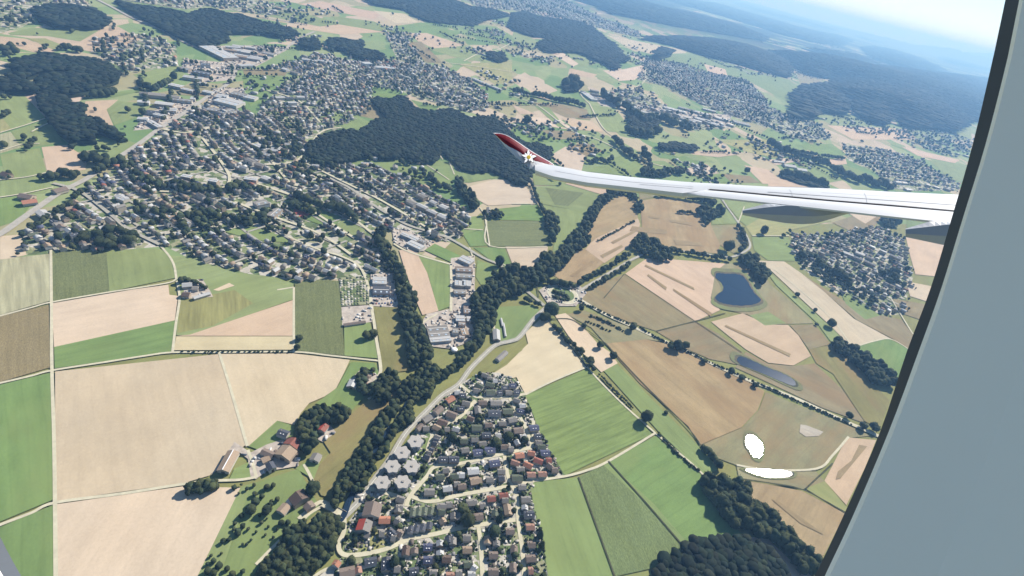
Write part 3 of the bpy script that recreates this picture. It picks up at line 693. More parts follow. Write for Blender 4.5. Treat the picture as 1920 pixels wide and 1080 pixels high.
SOLO = [  # x, y, r, kind, label
 (1211, 785, 11, 'round', 'big round dark tree standing alone beside the track at the bright green fields'),
 (1557, 609, 7.5, 'round', 'single round tree at the edge of the long stubble field near the far right'),
 (1495, 553, 4, 'round', 'small tree by the upper left corner of the long diagonal stubble field'),
 (1528, 582, 3, 'tall', 'slim tree halfway along the left edge of the long diagonal stubble field'),
 (1532, 607, 3.5, 'bush', 'low bush in the green strip left of the long diagonal stubble field'),
 (1032, 588, 13, 'round', 'large dense tree just below the roundabout, by the start of the cream field'),
 (1020, 598, 9, 'round', 'tree left of the large dense tree below the roundabout'),
 (561, 634, 6, 'round', 'upper of two lone trees at the left edge of the dark maize field'),
 (557, 651, 5.5, 'round', 'lower of two lone trees at the left edge of the dark maize field'),
 (687, 631, 8, 'round', 'left tree of the pair beside the lane and the allotments'),
 (700, 629, 8, 'round', 'right tree of the pair beside the lane and the allotments'),
 (935, 497, 8, 'tall', 'conical tree beside the road above the riverside wood'),
 (586, 920, 13, 'round', 'big round tree beside the brown-roofed farmhouse near the bridge'),
 (1400, 322, 5, 'round', 'small dark tree clump on the farmland just above the wing'),
 (1431, 436, 6, 'tall', 'upright tree by the track left of the village on the right'),
 (1469, 442, 4, 'round', 'round tree at the upper left edge of the village on the right'),
 (1363, 468, 10, 'round', 'big tree inside the bend of the main road'),
 (988, 229, 7, 'round', 'single round tree among fields right of the mid forest'),
 (1050, 345, 3, 'round', 'tiny tree at the corner of the pink strip field below the wing tip'),
 (1257, 650, 7, 'round', 'left tree of the trio astride the wetland road'),
 (1270, 652, 9, 'round', 'middle and largest tree of the trio astride the wetland road'),
 (1285, 650, 7, 'round', 'right tree of the trio astride the wetland road'),
 (1185, 615, 7.5, 'round', 'round tree beside the wetland road below the olive field'),
 (1095, 611, 5, 'round', 'small tree left of the reed bed below the roundabout'),
 (1149, 669, 7, 'round', 'round tree at the lower end of the bare earth strip'),
 (1125, 648, 6.5, 'round', 'tree beside the bare earth strip above the round tree at its lower end'),
 (1090, 579, 6, 'round', 'tree at the edge of the road just right of the roundabout'),
 (1107, 678, 7, 'round', 'tree at the top corner of the bright green rectangle field'),
 (1090, 658, 5.5, 'round', 'tree on the right border of the cream field, above its lower corner'),
 (1050, 620, 5, 'round', 'tree on the right border of the cream field near its top'),
 (1370, 697, 6, 'round', 'round bush on the lower verge of the wetland road below the long dark pond'),
 (1392, 707, 6, 'bush', 'wide bush on the lower verge of the wetland road right of the round bush'),
 (1417, 722, 6, 'bush', 'third bush on the lower verge of the wetland road below the long dark pond'),
 (1320, 676, 6, 'bush', 'low bush on the lower verge of the wetland road above the brown meadow'),
 (1618, 800, 7, 'round', 'dark tree on the wetland road close to the window frame'),
 (1638, 803, 8, 'round', 'tree touching the window frame at the end of the wetland road'),
 (1592, 780, 6, 'round', 'tree on the upper verge of the wetland road near the window frame'),
 (1250, 772, 4, 'bush', 'small bush in the ditch along the lower edge of the brown meadow'),
 (880, 823, 0, 'round', ''),
 (847, 823, 9, 'round', 'round dark tree among the grey-roofed houses above the middle street'),
 (868, 957, 11, 'round', 'dark garden tree between the grey houses below the middle street'),
 (876, 979, 13, 'round', 'largest garden tree of the village, on the upper side of its lower street'),
 (926, 999, 11, 'round', 'round tree in the garden below the lower street of the village'),
 (936, 976, 8, 'cone', 'pointed conifer beside the lower street of the village'),
 (953, 915, 5, 'cone', 'small conifer on the corner of the middle street and the east street'),
 (1012, 1006, 7, 'cone', 'dark conifer at the garden edge beside the pale green field, upper one'),
 (1015, 1025, 7, 'cone', 'dark conifer at the garden edge beside the pale green field, lower one'),
 (658, 1052, 8, 'round', 'round tree between the orange-roofed house and the grey house at the lower street'),
 (738, 1055, 9, 'tall', 'tall dark tree beside the long slate roof at the bottom of the village'),
 (827, 812, 6, 'round', 'garden tree above the terrace of small dark roofs'),
 (952, 821, 9, 'round', 'dark tree among the white houses near the east street'),
 (984, 826, 7, 'round', 'brown tree beside the round pale roof by the east street'),
 (930, 832, 9, 'round', 'dark tree left of the white houses near the east street'),
 (240, 207, 5, 'round', 'left of two dark trees in the field left of the railway'),
 (268, 212, 6, 'round', 'right of two dark trees in the field left of the railway'),
 (176, 74, 3, 'round', 'left of three lone trees on the pink stubble field'),
 (194, 73, 3, 'round', 'middle of three lone trees on the pink stubble field'),
 (212, 72, 3, 'round', 'right of three lone trees on the pink stubble field'),
 (460, 96, 0, 'round', ''),
]
SOLOSET = []
for x, y, r, k, lb in SOLO:
    if r: tree_px(x, y, r, k, '@'+lb)

# the stream's wooded banks
clump('the stream bank left of the works', '705 430,720 440,728 455,735 470,745 490,752 510,762 530,775 550,780 580,788 600,790 620,808 650,812 672,795 680,780 690,766 690,764 640,755 610,750 575,746 550,738 520,728 500,715 470,700 445', 7.6)
clump('the stream bank by the dry meadow', '760 712,775 702,780 715,768 742,757 755,747 762,738 777,730 790,722 802,715 825,700 840,690 860,676 885,664 905,650 925,630 950,620 948,630 912,645 886,667 852,682 832,695 812,715 780,738 757,750 735', 8)
clump('the right bank of the stream', '785 690,800 680,822 692,818 712,815 730,805 744,782 748,770 760,778 775,774 787,750 800,735 825,722 850,700 865,705 880,690 905,672 925,662 918,690 880,705 850,725 825,740 795,760 765,776 730,782 706', 7.2)
clump('the riverside wood below the roundabout', '887 560,905 540,930 512,960 505,1000 505,1020 475,1038 478,1042 500,1050 507,1035 515,1010 530,985 548,960 558,942 562,930 575,926 590,925 610,915 630,905 642,895 657,880 668,868 684,850 692,838 706,820 716,812 710,825 697,850 680,870 660,886 640,890 620,884 600,884 580', 8)
clump('the curved belt below the wing', '1042 485,1047 470,1070 440,1092 420,1110 387,1130 367,1150 357,1175 349,1195 351,1185 358,1167 365,1150 371,1135 384,1120 400,1110 425,1100 440,1104 455,1092 467,1075 472,1065 495,1045 508', 5.85)
clump('the bottom-edge wood left of the village', '480 1075,530 1008,566 975,590 975,615 965,640 975,642 990,625 1012,620 1040,600 1055,570 1090,480 1130', 8.8)
clump('the farm wood', '556 800,565 782,590 764,612 760,630 765,650 764,654 778,646 790,630 795,615 790,598 796,590 812,588 838,575 848,560 845,566 825', 8.4)
clump('the red-brown farmhouse clump', '672 700,690 690,706 690,704 700,690 700,680 722,700 722,706 738,690 742,675 735,668 722', 7.2)
clump('the grove between the lane and the stream', '715 706,730 700,742 705,752 712,744 724,736 735,730 750,712 757,698 742,696 726,708 722', 8)
clump('the dark hedge by the long barn', '350 916,362 908,382 901,404 900,408 914,380 920,352 924', 7.6, 0.9)
clump('the tall lower-right hedge', '1312 897,1330 893,1352 905,1368 925,1374 902,1386 906,1398 935,1425 953,1442 965,1470 998,1492 1018,1530 1050,1520 1078,1500 1070,1485 1045,1460 1022,1440 1007,1420 1002,1398 990,1372 985,1352 965,1345 945,1325 925', 10.4, 1.0)
clump('the hedge by the small right field', '1558 638,1570 635,1590 645,1605 655,1625 668,1650 688,1672 705,1680 718,1665 725,1640 722,1625 706,1605 688,1588 670,1565 658', 7.2)
clump('the wood above the wetland fields', '1182 455,1195 443,1210 446,1230 456,1252 472,1263 488,1240 490,1220 485,1200 475', 6.4)
clump('the grove in the dry meadow', '1305 396,1318 390,1335 393,1355 396,1352 405,1338 408,1335 420,1318 422,1315 408', 6.3)
clump('the grove right of the maize field', '1023 402,1034 398,1043 412,1046 432,1042 442,1038 458,1028 456,1029 440,1022 420', 6.3)
clump('the small clumps of trees below the wing', '1172 360,1190 360,1196 372,1190 378,1175 368', 4.5)
clump('the trees beside the stream pool below the wing', '1192 378,1202 380,1206 394,1198 400,1190 392', 4.5)
clump('the trees beside the dark pond', '1382 480,1405 480,1418 485,1435 500,1440 520,1428 535,1415 520,1405 505,1385 490', 6.3)
clump('the tree strip down to the farm cluster', '852 330,862 335,872 350,880 362,895 378,900 392,885 395,872 380,858 360', 6.3)
clump('the farm by the maize field', '905 400,925 395,945 400,945 408,915 408', 4.5)
clump('the grove above the right village', '1650 410,1672 405,1690 412,1680 428,1660 430', 6.3)
row('the hedge just below the wing', '1235 366,1262 368,1290 372,1325 378,1340 384', 5.5, .9)
row('the hedge on the dry meadow bank', '1320 375,1335 385', 5, .9)
row('the thin hedge below the mid forest', '997 345,1008 375,1018 395,1026 408', 4, .9)
row("the cream field's right border", '1037 610,1050 622,1062 637,1078 648,1088 660,1100 672,1112 692', 4, 1.3, 1.5)
row('the bush row by the meadow strip', '1126 700,1140 716,1160 735,1178 752,1190 764', 3.2, 1.2, 1.5, 'bush')
row('the bush row by the bright field', '1235 808,1260 836,1285 860,1312 880', 3.2, 1.3, 1.5, 'bush')
row('the grove by the glinting ponds', '1318 840,1330 852,1343 866,1352 876', 6.5, .9)
row('the young row above the stubble', '342 655,380 656,420 656,460 656,500 656,548 657', 2.6, 3.7, .6, 'bush')
row("the wetland road's upper verge", '1085 562,1110 572,1140 588,1170 600,1200 612,1240 634,1290 656,1340 680,1400 706,1450 728,1500 750,1560 776,1600 794', 2.8, 1.9, 1.2, 'bush')
row("the wetland road's lower verge", '1110 590,1140 602,1170 618', 3, 1.5, 1.2, 'bush')
row("the roundabout road's lower verge", '1105 540,1130 527,1160 508,1180 496', 4.5, 1.1, 1.5)
row("the roundabout road's upper verge", '1085 532,1100 520,1130 508,1150 494,1172 480,1185 478', 5, 1.0, 1.5)
row('the dry meadow hedge', '1122 450,1140 440,1160 430,1180 418,1192 412', 2.8, 1.4, 1.0, 'bush')
row('the hedge on the loop road', '1258 470,1280 472,1310 478,1340 482,1370 487', 4.5, 1.1, 2)
row('the inner side of the road bend', '1384 425,1392 440,1396 455,1392 468,1385 474', 4.5, 1.0, 1.5)
row('the orchard row in the dry meadow', '1270 398,1285 398,1298 399', 3.5, 1.2, 1)
row('the roundabout garden', '1038 545,1050 548,1062 552,1068 560,1048 560,1040 554', 4, .9, 1.5, 'bush')
row('the ring of trees above the roundabout', '1015 528,1030 530,1046 532,1060 535,1080 536', 5.5, 1.2, 1.5)
row('the scrub left of the roundabout', '985 560,1000 566,1012 570', 4.5, 1, 1.5)
row('the field trees near the reed bed', '1100 600,1115 605,1130 612,1145 618', 2.5, 2, 1.5, 'bush')
row('the railway hedge at left', '40 440,90 405,130 380,170 345', 5, 1.2, 3)
row('the grove at the railway crossing', '75 333,95 333,120 326,135 330,150 328', 6.5, 1.0, 2)
row('the clump above the railway crossing', '160 300,175 300,190 305,200 298', 7.5, .8, 3)
row('the farm trees among the upper left fields', '110 92,125 90,140 94,155 95', 5, 1.1, 2)
row('the dark clump at the left picture edge', '8 95,22 88,32 98,10 102', 6, 1, 2)
row('the hedge above the railway', '265 162,290 170,305 160,325 150,332 145', 5.5, 1.2, 2)
row('the small trees left of the industrial yard', '165 182,185 178,205 178,218 172', 6, 1.1, 2)
row('the orchards under the forest', '745 300,760 305,775 310,790 320,800 330,820 345,835 350', 4, 2.2, 8)
row('the scrub under the forest', '770 322,785 335,800 328,810 340,830 355,850 355', 5, 1.6, 3)
row('the hedge at the foot of the clump field', '962 171,985 176,1010 180,1040 188,1070 193,1095 200', 4, .8, 1)
row('the wooded stream above the wing', '1152 262,1165 278,1180 290,1192 300', 5.5, .7, 2)
row('the wooded stream bend above the wing', '1205 285,1215 300,1218 315,1205 326,1225 328,1250 328,1262 322,1285 325', 6, .7, 3)
row('the tree line above the wing', '1440 270,1460 280,1490 292,1520 300,1552 312,1580 328,1612 342', 5.5, .8, 2.5)
row('the tree line above it', '1500 285,1525 290,1550 294,1585 298', 3, 1, 1)
row('the hedge above the wing root', '1465 326,1490 332,1515 338,1545 347', 6, .8, 2)
row('the wood above the wing root', '1620 335,1635 345,1655 348,1670 355', 8, .7, 3)
row("the right village's gardens", '1505 480,1530 485,1545 505,1580 520,1600 540', 7, 1.1, 5)
row('the wood inside the right village', '1650 515,1670 512,1682 525,1660 528', 7, .8, 3)
row("the lower left town's grove", '145 450,170 445,190 440,215 432,240 440,255 450,185 458,210 460', 10, .75, 4)
row("the left town's wooded belt", '180 320,230 300,255 330,300 345,340 350,380 355,420 358,460 350,500 360', 8.5, .75, 7)
row('the trees below the wooded belt', '270 395,310 400,350 410,390 400,430 410,470 415,520 390,545 385,600 400', 8, .9, 6)
row('the sports field trees', '560 372,600 385,640 395,670 415', 7, .9, 3)
row('the farm trees beside the left field lane', '340 525,352 525,372 530,385 540', 5, 1, 2)
row('the lone farm group among the middle fields', '1098 300,1110 306,1120 300,1140 305,1150 295', 4, 1, 2)
row('the wood edge of the far plantation', '1060 160,1075 155,1085 165,1070 170', 7, .8, 2)
row('the trees at the sand pit', '1175 245,1195 252,1215 255,1235 250', 7, .9, 3)
row('the trees round the far industrial estate', '1130 180,1160 200,1190 215,1210 230,1230 222,1270 235,1290 245', 6.5, 1, 4)
for q in '463 915 4,476 908 4,447 923 3,491 930 5,507 945 5,478 942 8,466 955 6,452 966 5,440 980 4,478 925 5,486 965 3,500 970 3,455 985 5,446 1000 5,430 1010 4,418 1013 5,426 1009 3,500 913 6,512 909 5,520 935 5,500 958 9,470 958 9,528 980 6,540 978 5,508 938 4,446 995 6,438 990 4,465 990 4,480 995 3,455 1018 3,462 1018 3,415 1035 3,395 1040 4,400 1050 5,388 1055 4,470 1010 3,497 1000 3,503 985 3,520 990 3,410 1060 7,425 1065 5,400 1075 7,390 1070 7,436 1075 6,455 1070 5,512 1005 3,490 978 4,452 906 3,439 913 5'.split(','):
    x, y, r = map(float, q.split()); tree_px(x, y, r, 'round', 'the orchard below the farm')

# near trees are a little more olive than the deep woods
DARKF = DARK
DARK = [(a_*1.5, b_*1.35, c_*.98) for a_, b_, c_ in DARKF]+[(0.040, 0.046, 0.020), (0.030, 0.042, 0.022)]
# forests
FORESTS = [
 '1228 1080,1230 1060,1245 1043,1280 1030,1300 1015,1340 1008,1390 1008,1430 1020,1455 1045,1475 1080,1478 1130,1228 1130',
 '577 285,580 270,600 255,650 247,675 247,690 236,705 225,730 227,697 185,710 180,730 185,750 178,765 185,772 197,790 207,815 210,840 205,860 212,880 225,905 222,925 222,942 235,958 252,985 270,1012 270,1030 276,1036 292,1030 300,1005 306,996 330,990 345,970 345,955 335,940 325,915 318,890 322,865 316,850 300,830 282,825 290,815 302,792 305,750 292,720 297,700 292,675 295,640 305,620 305,597 302',
 '17 125,27 115,82 102,140 107,175 110,200 117,225 140,222 152,200 160,155 175,120 180,100 174,72 168,70 157,75 145,100 142,125 138,100 135,75 140,50 145,37 135,20 132',
 '15 142,42 140,45 155,70 166,60 172,8 172', '0 150,14 150,14 160,0 162',
 '75 172,100 172,120 185,140 197,160 195,157 222,180 225,212 245,240 260,225 262,195 250,172 245,182 265,130 265,110 250,92 225,72 197',
 '65 17,100 10,130 8,160 15,180 15,195 28,207 40,187 52,140 52,100 50,70 35',
 '220 0,262 8,312 15,357 25,387 15,437 25,480 37,512 47,545 55,562 66,542 70,500 65,480 62,430 62,425 77,375 86,320 62,262 32,225 10',
 '680 -6,700 8,755 17,780 30,805 40,885 47,910 37,958 29,925 18,885 13,855 1,800 -8',
 '960 25,985 20,1010 30,1060 37,1080 38,1110 50,1135 70,1155 82,1165 100,1180 110,1175 115,1162 115,1160 130,1145 128,1135 120,1110 110,1090 100,1070 97,1020 97,1010 88,1008 78,1035 70,1000 68,975 60,955 52',
 '1200 72,1272 67,1335 72,1385 82,1440 98,1480 118,1485 128,1478 146,1440 136,1372 117,1322 105,1292 95,1260 85,1230 78',
 '1440 97,1510 103,1590 122,1645 127,1705 135,1740 137,1790 141,1860 148,1900 150,1900 230,1825 227,1800 245,1787 248,1752 243,1710 241,1690 236,1682 222,1670 224,1660 236,1635 230,1615 220,1598 205,1590 192,1588 212,1555 212,1535 212,1525 225,1485 220,1487 175,1510 162,1550 158,1565 147,1545 146,1515 140,1480 120,1447 102',
 '1600 197,1620 196,1622 206,1640 215,1658 218,1662 234,1640 232,1615 220',
 '1222 105,1240 92,1262 98,1258 105,1230 112', '565 75,595 74,602 90,575 92,562 86', '650 92,670 90,700 95,720 102,718 110,680 112,655 100', '620 74,640 73,668 78,680 74,682 88,660 92,625 92,616 84',
 '915 98,945 100,952 112,935 116,915 108', '1055 158,1065 150,1082 152,1085 170,1060 172', '1175 205,1215 212,1235 225,1225 250,1195 255,1180 235',
 '1235 270,1270 268,1310 275,1300 282,1260 281,1238 279', '1462 325,1495 332,1525 338,1552 346,1548 352,1500 342,1468 330',
 '1060 -6,1185 -6,1235 14,1310 31,1385 49,1440 70,1430 76,1335 60,1272 50,1197 35,1145 25,1120 12',
 '1230 -6,1340 6,1440 36,1515 57,1570 65,1600 76,1570 84,1530 80,1477 68,1440 56,1340 26',
 '1502 90,1565 97,1620 108,1642 121,1598 121,1575 115,1535 100', '1615 92,1645 88,1690 101,1727 111,1765 132,1740 134,1690 128,1640 112',
 '1765 107,1815 112,1860 125,1862 134,1815 126,1770 116', '1340 -10,1440 14,1520 38,1600 60,1560 58,1480 38,1400 16', '1560 48,1650 70,1740 92,1700 90,1620 74',
]
def heightbump(pts, poly): return 0
def forest(poly, i):
    g = at([p[0] for p in poly], [p[1] for p in poly], 10.0)[:, :2]
    cen = g.mean(0); d = np.hypot(*(cen))
    lo, hi = g.min(0), g.max(0)
    dist = math.hypot(d, ALT)
    step = max(8.0, dist*0.0062)
    if dist > 9000: step = dist*0.0085
    nx, ny = int((hi[0]-lo[0])/step)+2, int((hi[1]-lo[1])/step)+2
    X, Y = np.meshgrid(lo[0]+np.arange(nx)*step, lo[1]+np.arange(ny)*step); X = X+(np.arange(ny)[:, None] % 2)*step/2
    pts = np.stack([X.ravel(), Y.ravel()], 1)+rng.uniform(-.33, .33, (nx*ny, 2))*step
    pts = pts[inpoly(pts, g)]; n = len(pts)
    H = 17.0 if dist < 5000 else 22.0
    V0, F0 = (I2 if dist < 1500 else I1)
    r = step*rng.uniform(.62, 1.25, n); hz = H*rng.uniform(.86, 1.08, n)
    if i in (10, 11) or dist > 7000:       # the wooded hills rise inside their outline
        dd = np.full(n, 1e9)
        for j in range(len(g)):
            A_, B_ = g[j], g[(j+1) % len(g)]; ab = B_-A_; tt = np.clip(((pts-A_)@ab)/(ab@ab+1e-9), 0, 1); dd = np.minimum(dd, np.hypot(*(pts-(A_+tt[:, None]*ab)).T))
        hz = hz+(130 if i == 11 else 70)*(1-np.exp(-dd/450))
    # rolling canopy
    hz = hz+H*0.35*np.sin(pts[:, 0]/(14*step))*np.cos(pts[:, 1]/(11*step)) + (dist > 5000)*H*1.2*(0.5+0.5*np.sin(pts[:, 0]/(40*step)+i))
    sc = rng.uniform(.8, 1.2, (n, len(V0), 1)); vz = V0[None]*sc
    Vv = vz*r[:, None, None]; Vv[:, :, 2] *= np.minimum(1.0, 7/r)[:, None]*0.75
    Vv[:, :, 0] += pts[:, 0, None]; Vv[:, :, 1] += pts[:, 1, None]; Vv[:, :, 2] += (hz-4)[:, None]
    base = np.array(DARKF)[rng.integers(0, 4, n)]*rng.uniform(.7, 1.35, (n, 1))*rng.uniform(.9, 1.1, (n, 3))*.68
    col = np.repeat(base, len(V0), 0)
    F = (F0[None]+np.arange(n)[:, None, None]*len(V0)).reshape(-1, 3)
    V = Vv.reshape(-1, 3)
    # understorey block below the crowns
    sx = cen+(g-cen)*0.99; k = len(sx); o = len(V); hb = H*0.55
    area = 0.5*sum(sx[j-1][0]*sx[j][1]-sx[j][0]*sx[j-1][1] for j in range(k))
    if area < 0: sx = sx[::-1]
    me = npmesh('woodland', V, F, col, True)
    me.materials.append(M_LEAFS)
    ob = link('woodland', me)
    bV = [(*p, 2.2) for p in sx]+[(*p, hb) for p in sx]
    bF = [tuple(range(k, 2*k))]+[(j, (j+1) % k, k+(j+1) % k, k+j) for j in range(k)]
    bm_ = pymesh('undergrowth', bV, bF); link('undergrowth', bm_, M_LEAF, ob, DARK[0])
    return ob, n
FL = ['dense dark wood at the bottom right beside the bright green field', 'large dark forest in the middle behind the wing tip', 'long dark forest at the upper left above the green fields',
 'small dark wood at the left picture edge below the long forest', 'scrap of wood on the left picture edge', 'dark wooded strip running down between the upper left fields', 'rounded dark forest at the top left corner', 'long dark forest at the top beside the railway',
 'dark blue forest at the top middle', 'dark blue forest above the striped farmland right of the middle', 'long blue ridge forest above the hillside village', 'huge blue hill forest at the right before the window frame',
 'wooded knob around a meadow at the foot of the blue hill forest']
for i, s in enumerate(FORESTS):
    ob, n = forest(P(s), i)
    far = ['small far wood by the hillside meadows', 'small wood left of the blue lake', 'dark wood right below the blue lake', 'trees closing round the blue lake', 'small wood beside the far crossroads', 'small plantation at the tree line end', 'dark wood beside the sand pit',
           'wood on the stream above the wing', 'long hedge wood above the wing root', 'hazy forest band at the top edge', 'farther hazy forest band', 'hazy wood above the hill forest', 'hazy wood strip across the far valley', 'hazy wood at the window frame', 'faint forest band near the horizon', 'faintest forest strip under the horizon']
    tag(ob, FL[i] if i < len(FL) else far[i-len(FL)], 'forest', 'woods and forests', 'stuff')

# ------------------------------------------------------------------ buildings
HOUSES = []     # dict(x,y,ang,L,W,h,rh,col,cname,place,pxx,kind)
RC = {'g': (C(150, 145, 138), 'grey'), 'd': (C(84, 88, 98), 'slate'), 'b': (C(118, 98, 86), 'dark brown'), 'B': (C(142, 126, 114), 'brown'), 'r': (C(162, 100, 84), 'red'),
      'o': (C(196, 136, 108), 'orange'), 't': (C(178, 156, 132), 'tan'), 'w': (C(206, 206, 204), 'pale'), 'u': (C(86, 90, 116), 'blue-grey'), 'n': (C(104, 112, 92), 'mossy grey'), 's': (C(186, 142, 122), 'salmon')}
WALLC = [C(220, 214, 200), C(208, 198, 180), C(226, 222, 214), C(196, 178, 156), C(186, 168, 146)]
def house_px(x, y, L, a, c, place='', W=None, h=5.0, kind='house', label=None, flat=False):
    z = h+1.5; ar = math.radians(a); dx, dy = L/2*math.cos(ar), L/2*math.sin(ar)
    L *= .93; dx, dy = L/2*math.cos(ar), L/2*math.sin(ar); p, q = at(x-dx, y-dy, z), at(x+dx, y+dy, z); cc = at(x, y, z); v = (q-p)[:2]; Lm = float(np.hypot(*v))
    HOUSES.append(dict(x=cc[0], y=cc[1], ang=math.atan2(v[1], v[0]), L=Lm, W=W or min(max(8.0, Lm*0.70), 11), h=h, rh=(W or 9)*0.24 if W else 2.6, c=c, place=place, px=x, py=y, kind=kind, label=label, flat=flat))
VIL = [  # place | x y L angle colour ; ...
 ('the village corner at the cream field', '919 711 12 10 g;910 704 14 20 g;928 714 9 0 w;899 724 16 30 n;894 732 13 10 g;919 721 17 15 n;920 735 17 0 n;937 736 11 0 d;946 727 12 0 d;961 723 14 0 u;954 736 12 0 g;969 735 11 0 d'),
 ("the village's top street row", '905 755 16 0 B;930 755 22 0 g;896 769 14 80 g;927 774 24 0 d;952 771 19 0 n;882 785 14 20 b;916 797 13 0 B;894 802 20 0 n;942 794 14 0 g;961 787 16 -10 g;972 807 18 -5 B;951 808 14 0 g;912 816 17 0 d;934 817 11 0 w'),
 ('the row by the lined green field', '969 751 14 20 g;979 761 11 0 w;976 771 14 15 u;1001 802 18 -5 u;1009 818 15 0 d;1010 830 12 0 g;1015 838 15 0 n;1022 849 18 0 u'),
 ('the village corner at the main road', '857 736 10 0 w;844 749 16 -30 o;867 741 12 0 d;874 756 16 10 g;864 766 14 0 d;822 769 17 -40 B;801 785 18 -30 g;787 801 14 -40 B;847 777 20 20 B;830 792 20 20 b;820 802 17 25 t;855 805 14 15 w;799 803 12 0 g;856 764 12 0 n;820 820 11 20 g;838 805 10 0 g'),
 ("the rows above the village's middle street", '870 827 15 0 n;890 821 15 0 n;890 824 13 0 g;896 848 19 -8 u;918 844 21 -5 u;946 838 15 0 B;958 842 10 0 g;970 830 10 60 w;981 819 12 0 w;831 861 18 0 d;851 861 20 0 d;872 844 15 -8 g;938 826 12 0 g;905 832 14 -6 g'),
 ('the red-roofed cluster beside the track', '974 854 17 -5 o;996 850 14 10 o;1009 864 18 20 r;1029 863 10 0 r;966 868 17 20 s;990 872 18 25 o;976 880 15 0 g;1031 874 12 40 B;1040 881 12 0 B;996 890 16 0 s;1017 889 16 0 s;970 896 20 0 n'),
 ('the block left of the red-roofed cluster', '927 869 20 -8 u;940 884 14 0 g;887 883 22 -5 w;864 891 14 0 w;940 897 11 0 d;918 899 14 0 g;892 901 22 -10 t;866 912 16 -5 B;852 893 16 0 n;825 894 16 0 n;839 916 18 -8 w;857 908 12 0 g;836 882 12 0 g'),
 ('the row by the pale green field', '979 913 14 0 g;986 936 18 0 g;984 952 8 90 w;992 964 19 -2 d;994 988 16 0 s;996 1021 15 0 B;995 1047 18 -4 B;995 1070 9 0 s;990 1085 16 0 g'),
 ("the block below the village's middle street", '944 929 17 -8 r;921 935 16 -5 r;947 938 12 0 g;884 942 20 -3 g;952 956 20 80 t;828 949 18 0 g;830 977 9 60 t;863 969 14 90 g;896 969 20 -8 B;928 963 12 90 n;851 968 12 90 g;905 948 10 0 g'),
 ("the gardens below the village's lower street", '956 996 16 0 B;964 1030 13 90 B;962 1065 17 90 B;925 1041 17 0 B;925 1072 19 0 B;875 1008 15 0 g;876 1031 18 0 t;877 1058 14 0 n;889 1066 10 40 w;884 1078 14 0 w;914 1013 14 90 t;931 1019 9 90 g;841 1012 11 90 d;849 1015 13 90 g;802 1026 17 0 u;825 1019 10 90 w;825 1038 9 90 w;802 1050 17 0 u;837 1048 17 0 b;776 1071 18 -8 d;761 1033 18 95 b;777 1033 11 90 B;844 1080 16 0 s;812 1074 14 0 g;860 1075 12 0 g'),
 ("the lower street's left end", '695 1053 24 -10 d;724 1058 26 93 d;651 1073 30 -12 B;671 1070 12 80 s;631 1057 11 -55 o;745 1066 12 0 g'),
 ('the old quarter beside the bridge', '721 975 22 0 o;716 1000 10 0 g;745 977 10 30 g;736 1000 17 40 d;749 1000 12 30 B;738 1008 9 10 g;746 955 12 90 g'),
 ('the streets beside the star-shaped blocks', '751 936 16 15 g;749 952 13 0 g;805 922 20 0 g;815 832 9 20 d;809 844 9 20 d;801 857 10 20 d;818 826 8 20 d;805 850 8 20 g;842 946 12 0 g;828 960 12 0 n'),
]
for pl, s in VIL:
    for t in s.split(';'):
        x, y, L, a, c = t.split(); house_px(float(x), float(y), float(L), float(a), c, pl)
# terraces of narrow gabled houses
for k, (x, y) in enumerate([(774, 961), (785, 960), (796, 959), (808, 958)]): house_px(x, y, 15, 97, 'n', 'the upper terrace of narrow gabled houses', W=6.5)
for k, (x, y) in enumerate([(770, 993), (781, 991), (793, 989), (805, 986)]): house_px(x, y, 13, 103, 'd', 'the lower terrace of narrow gabled houses', W=6.5)
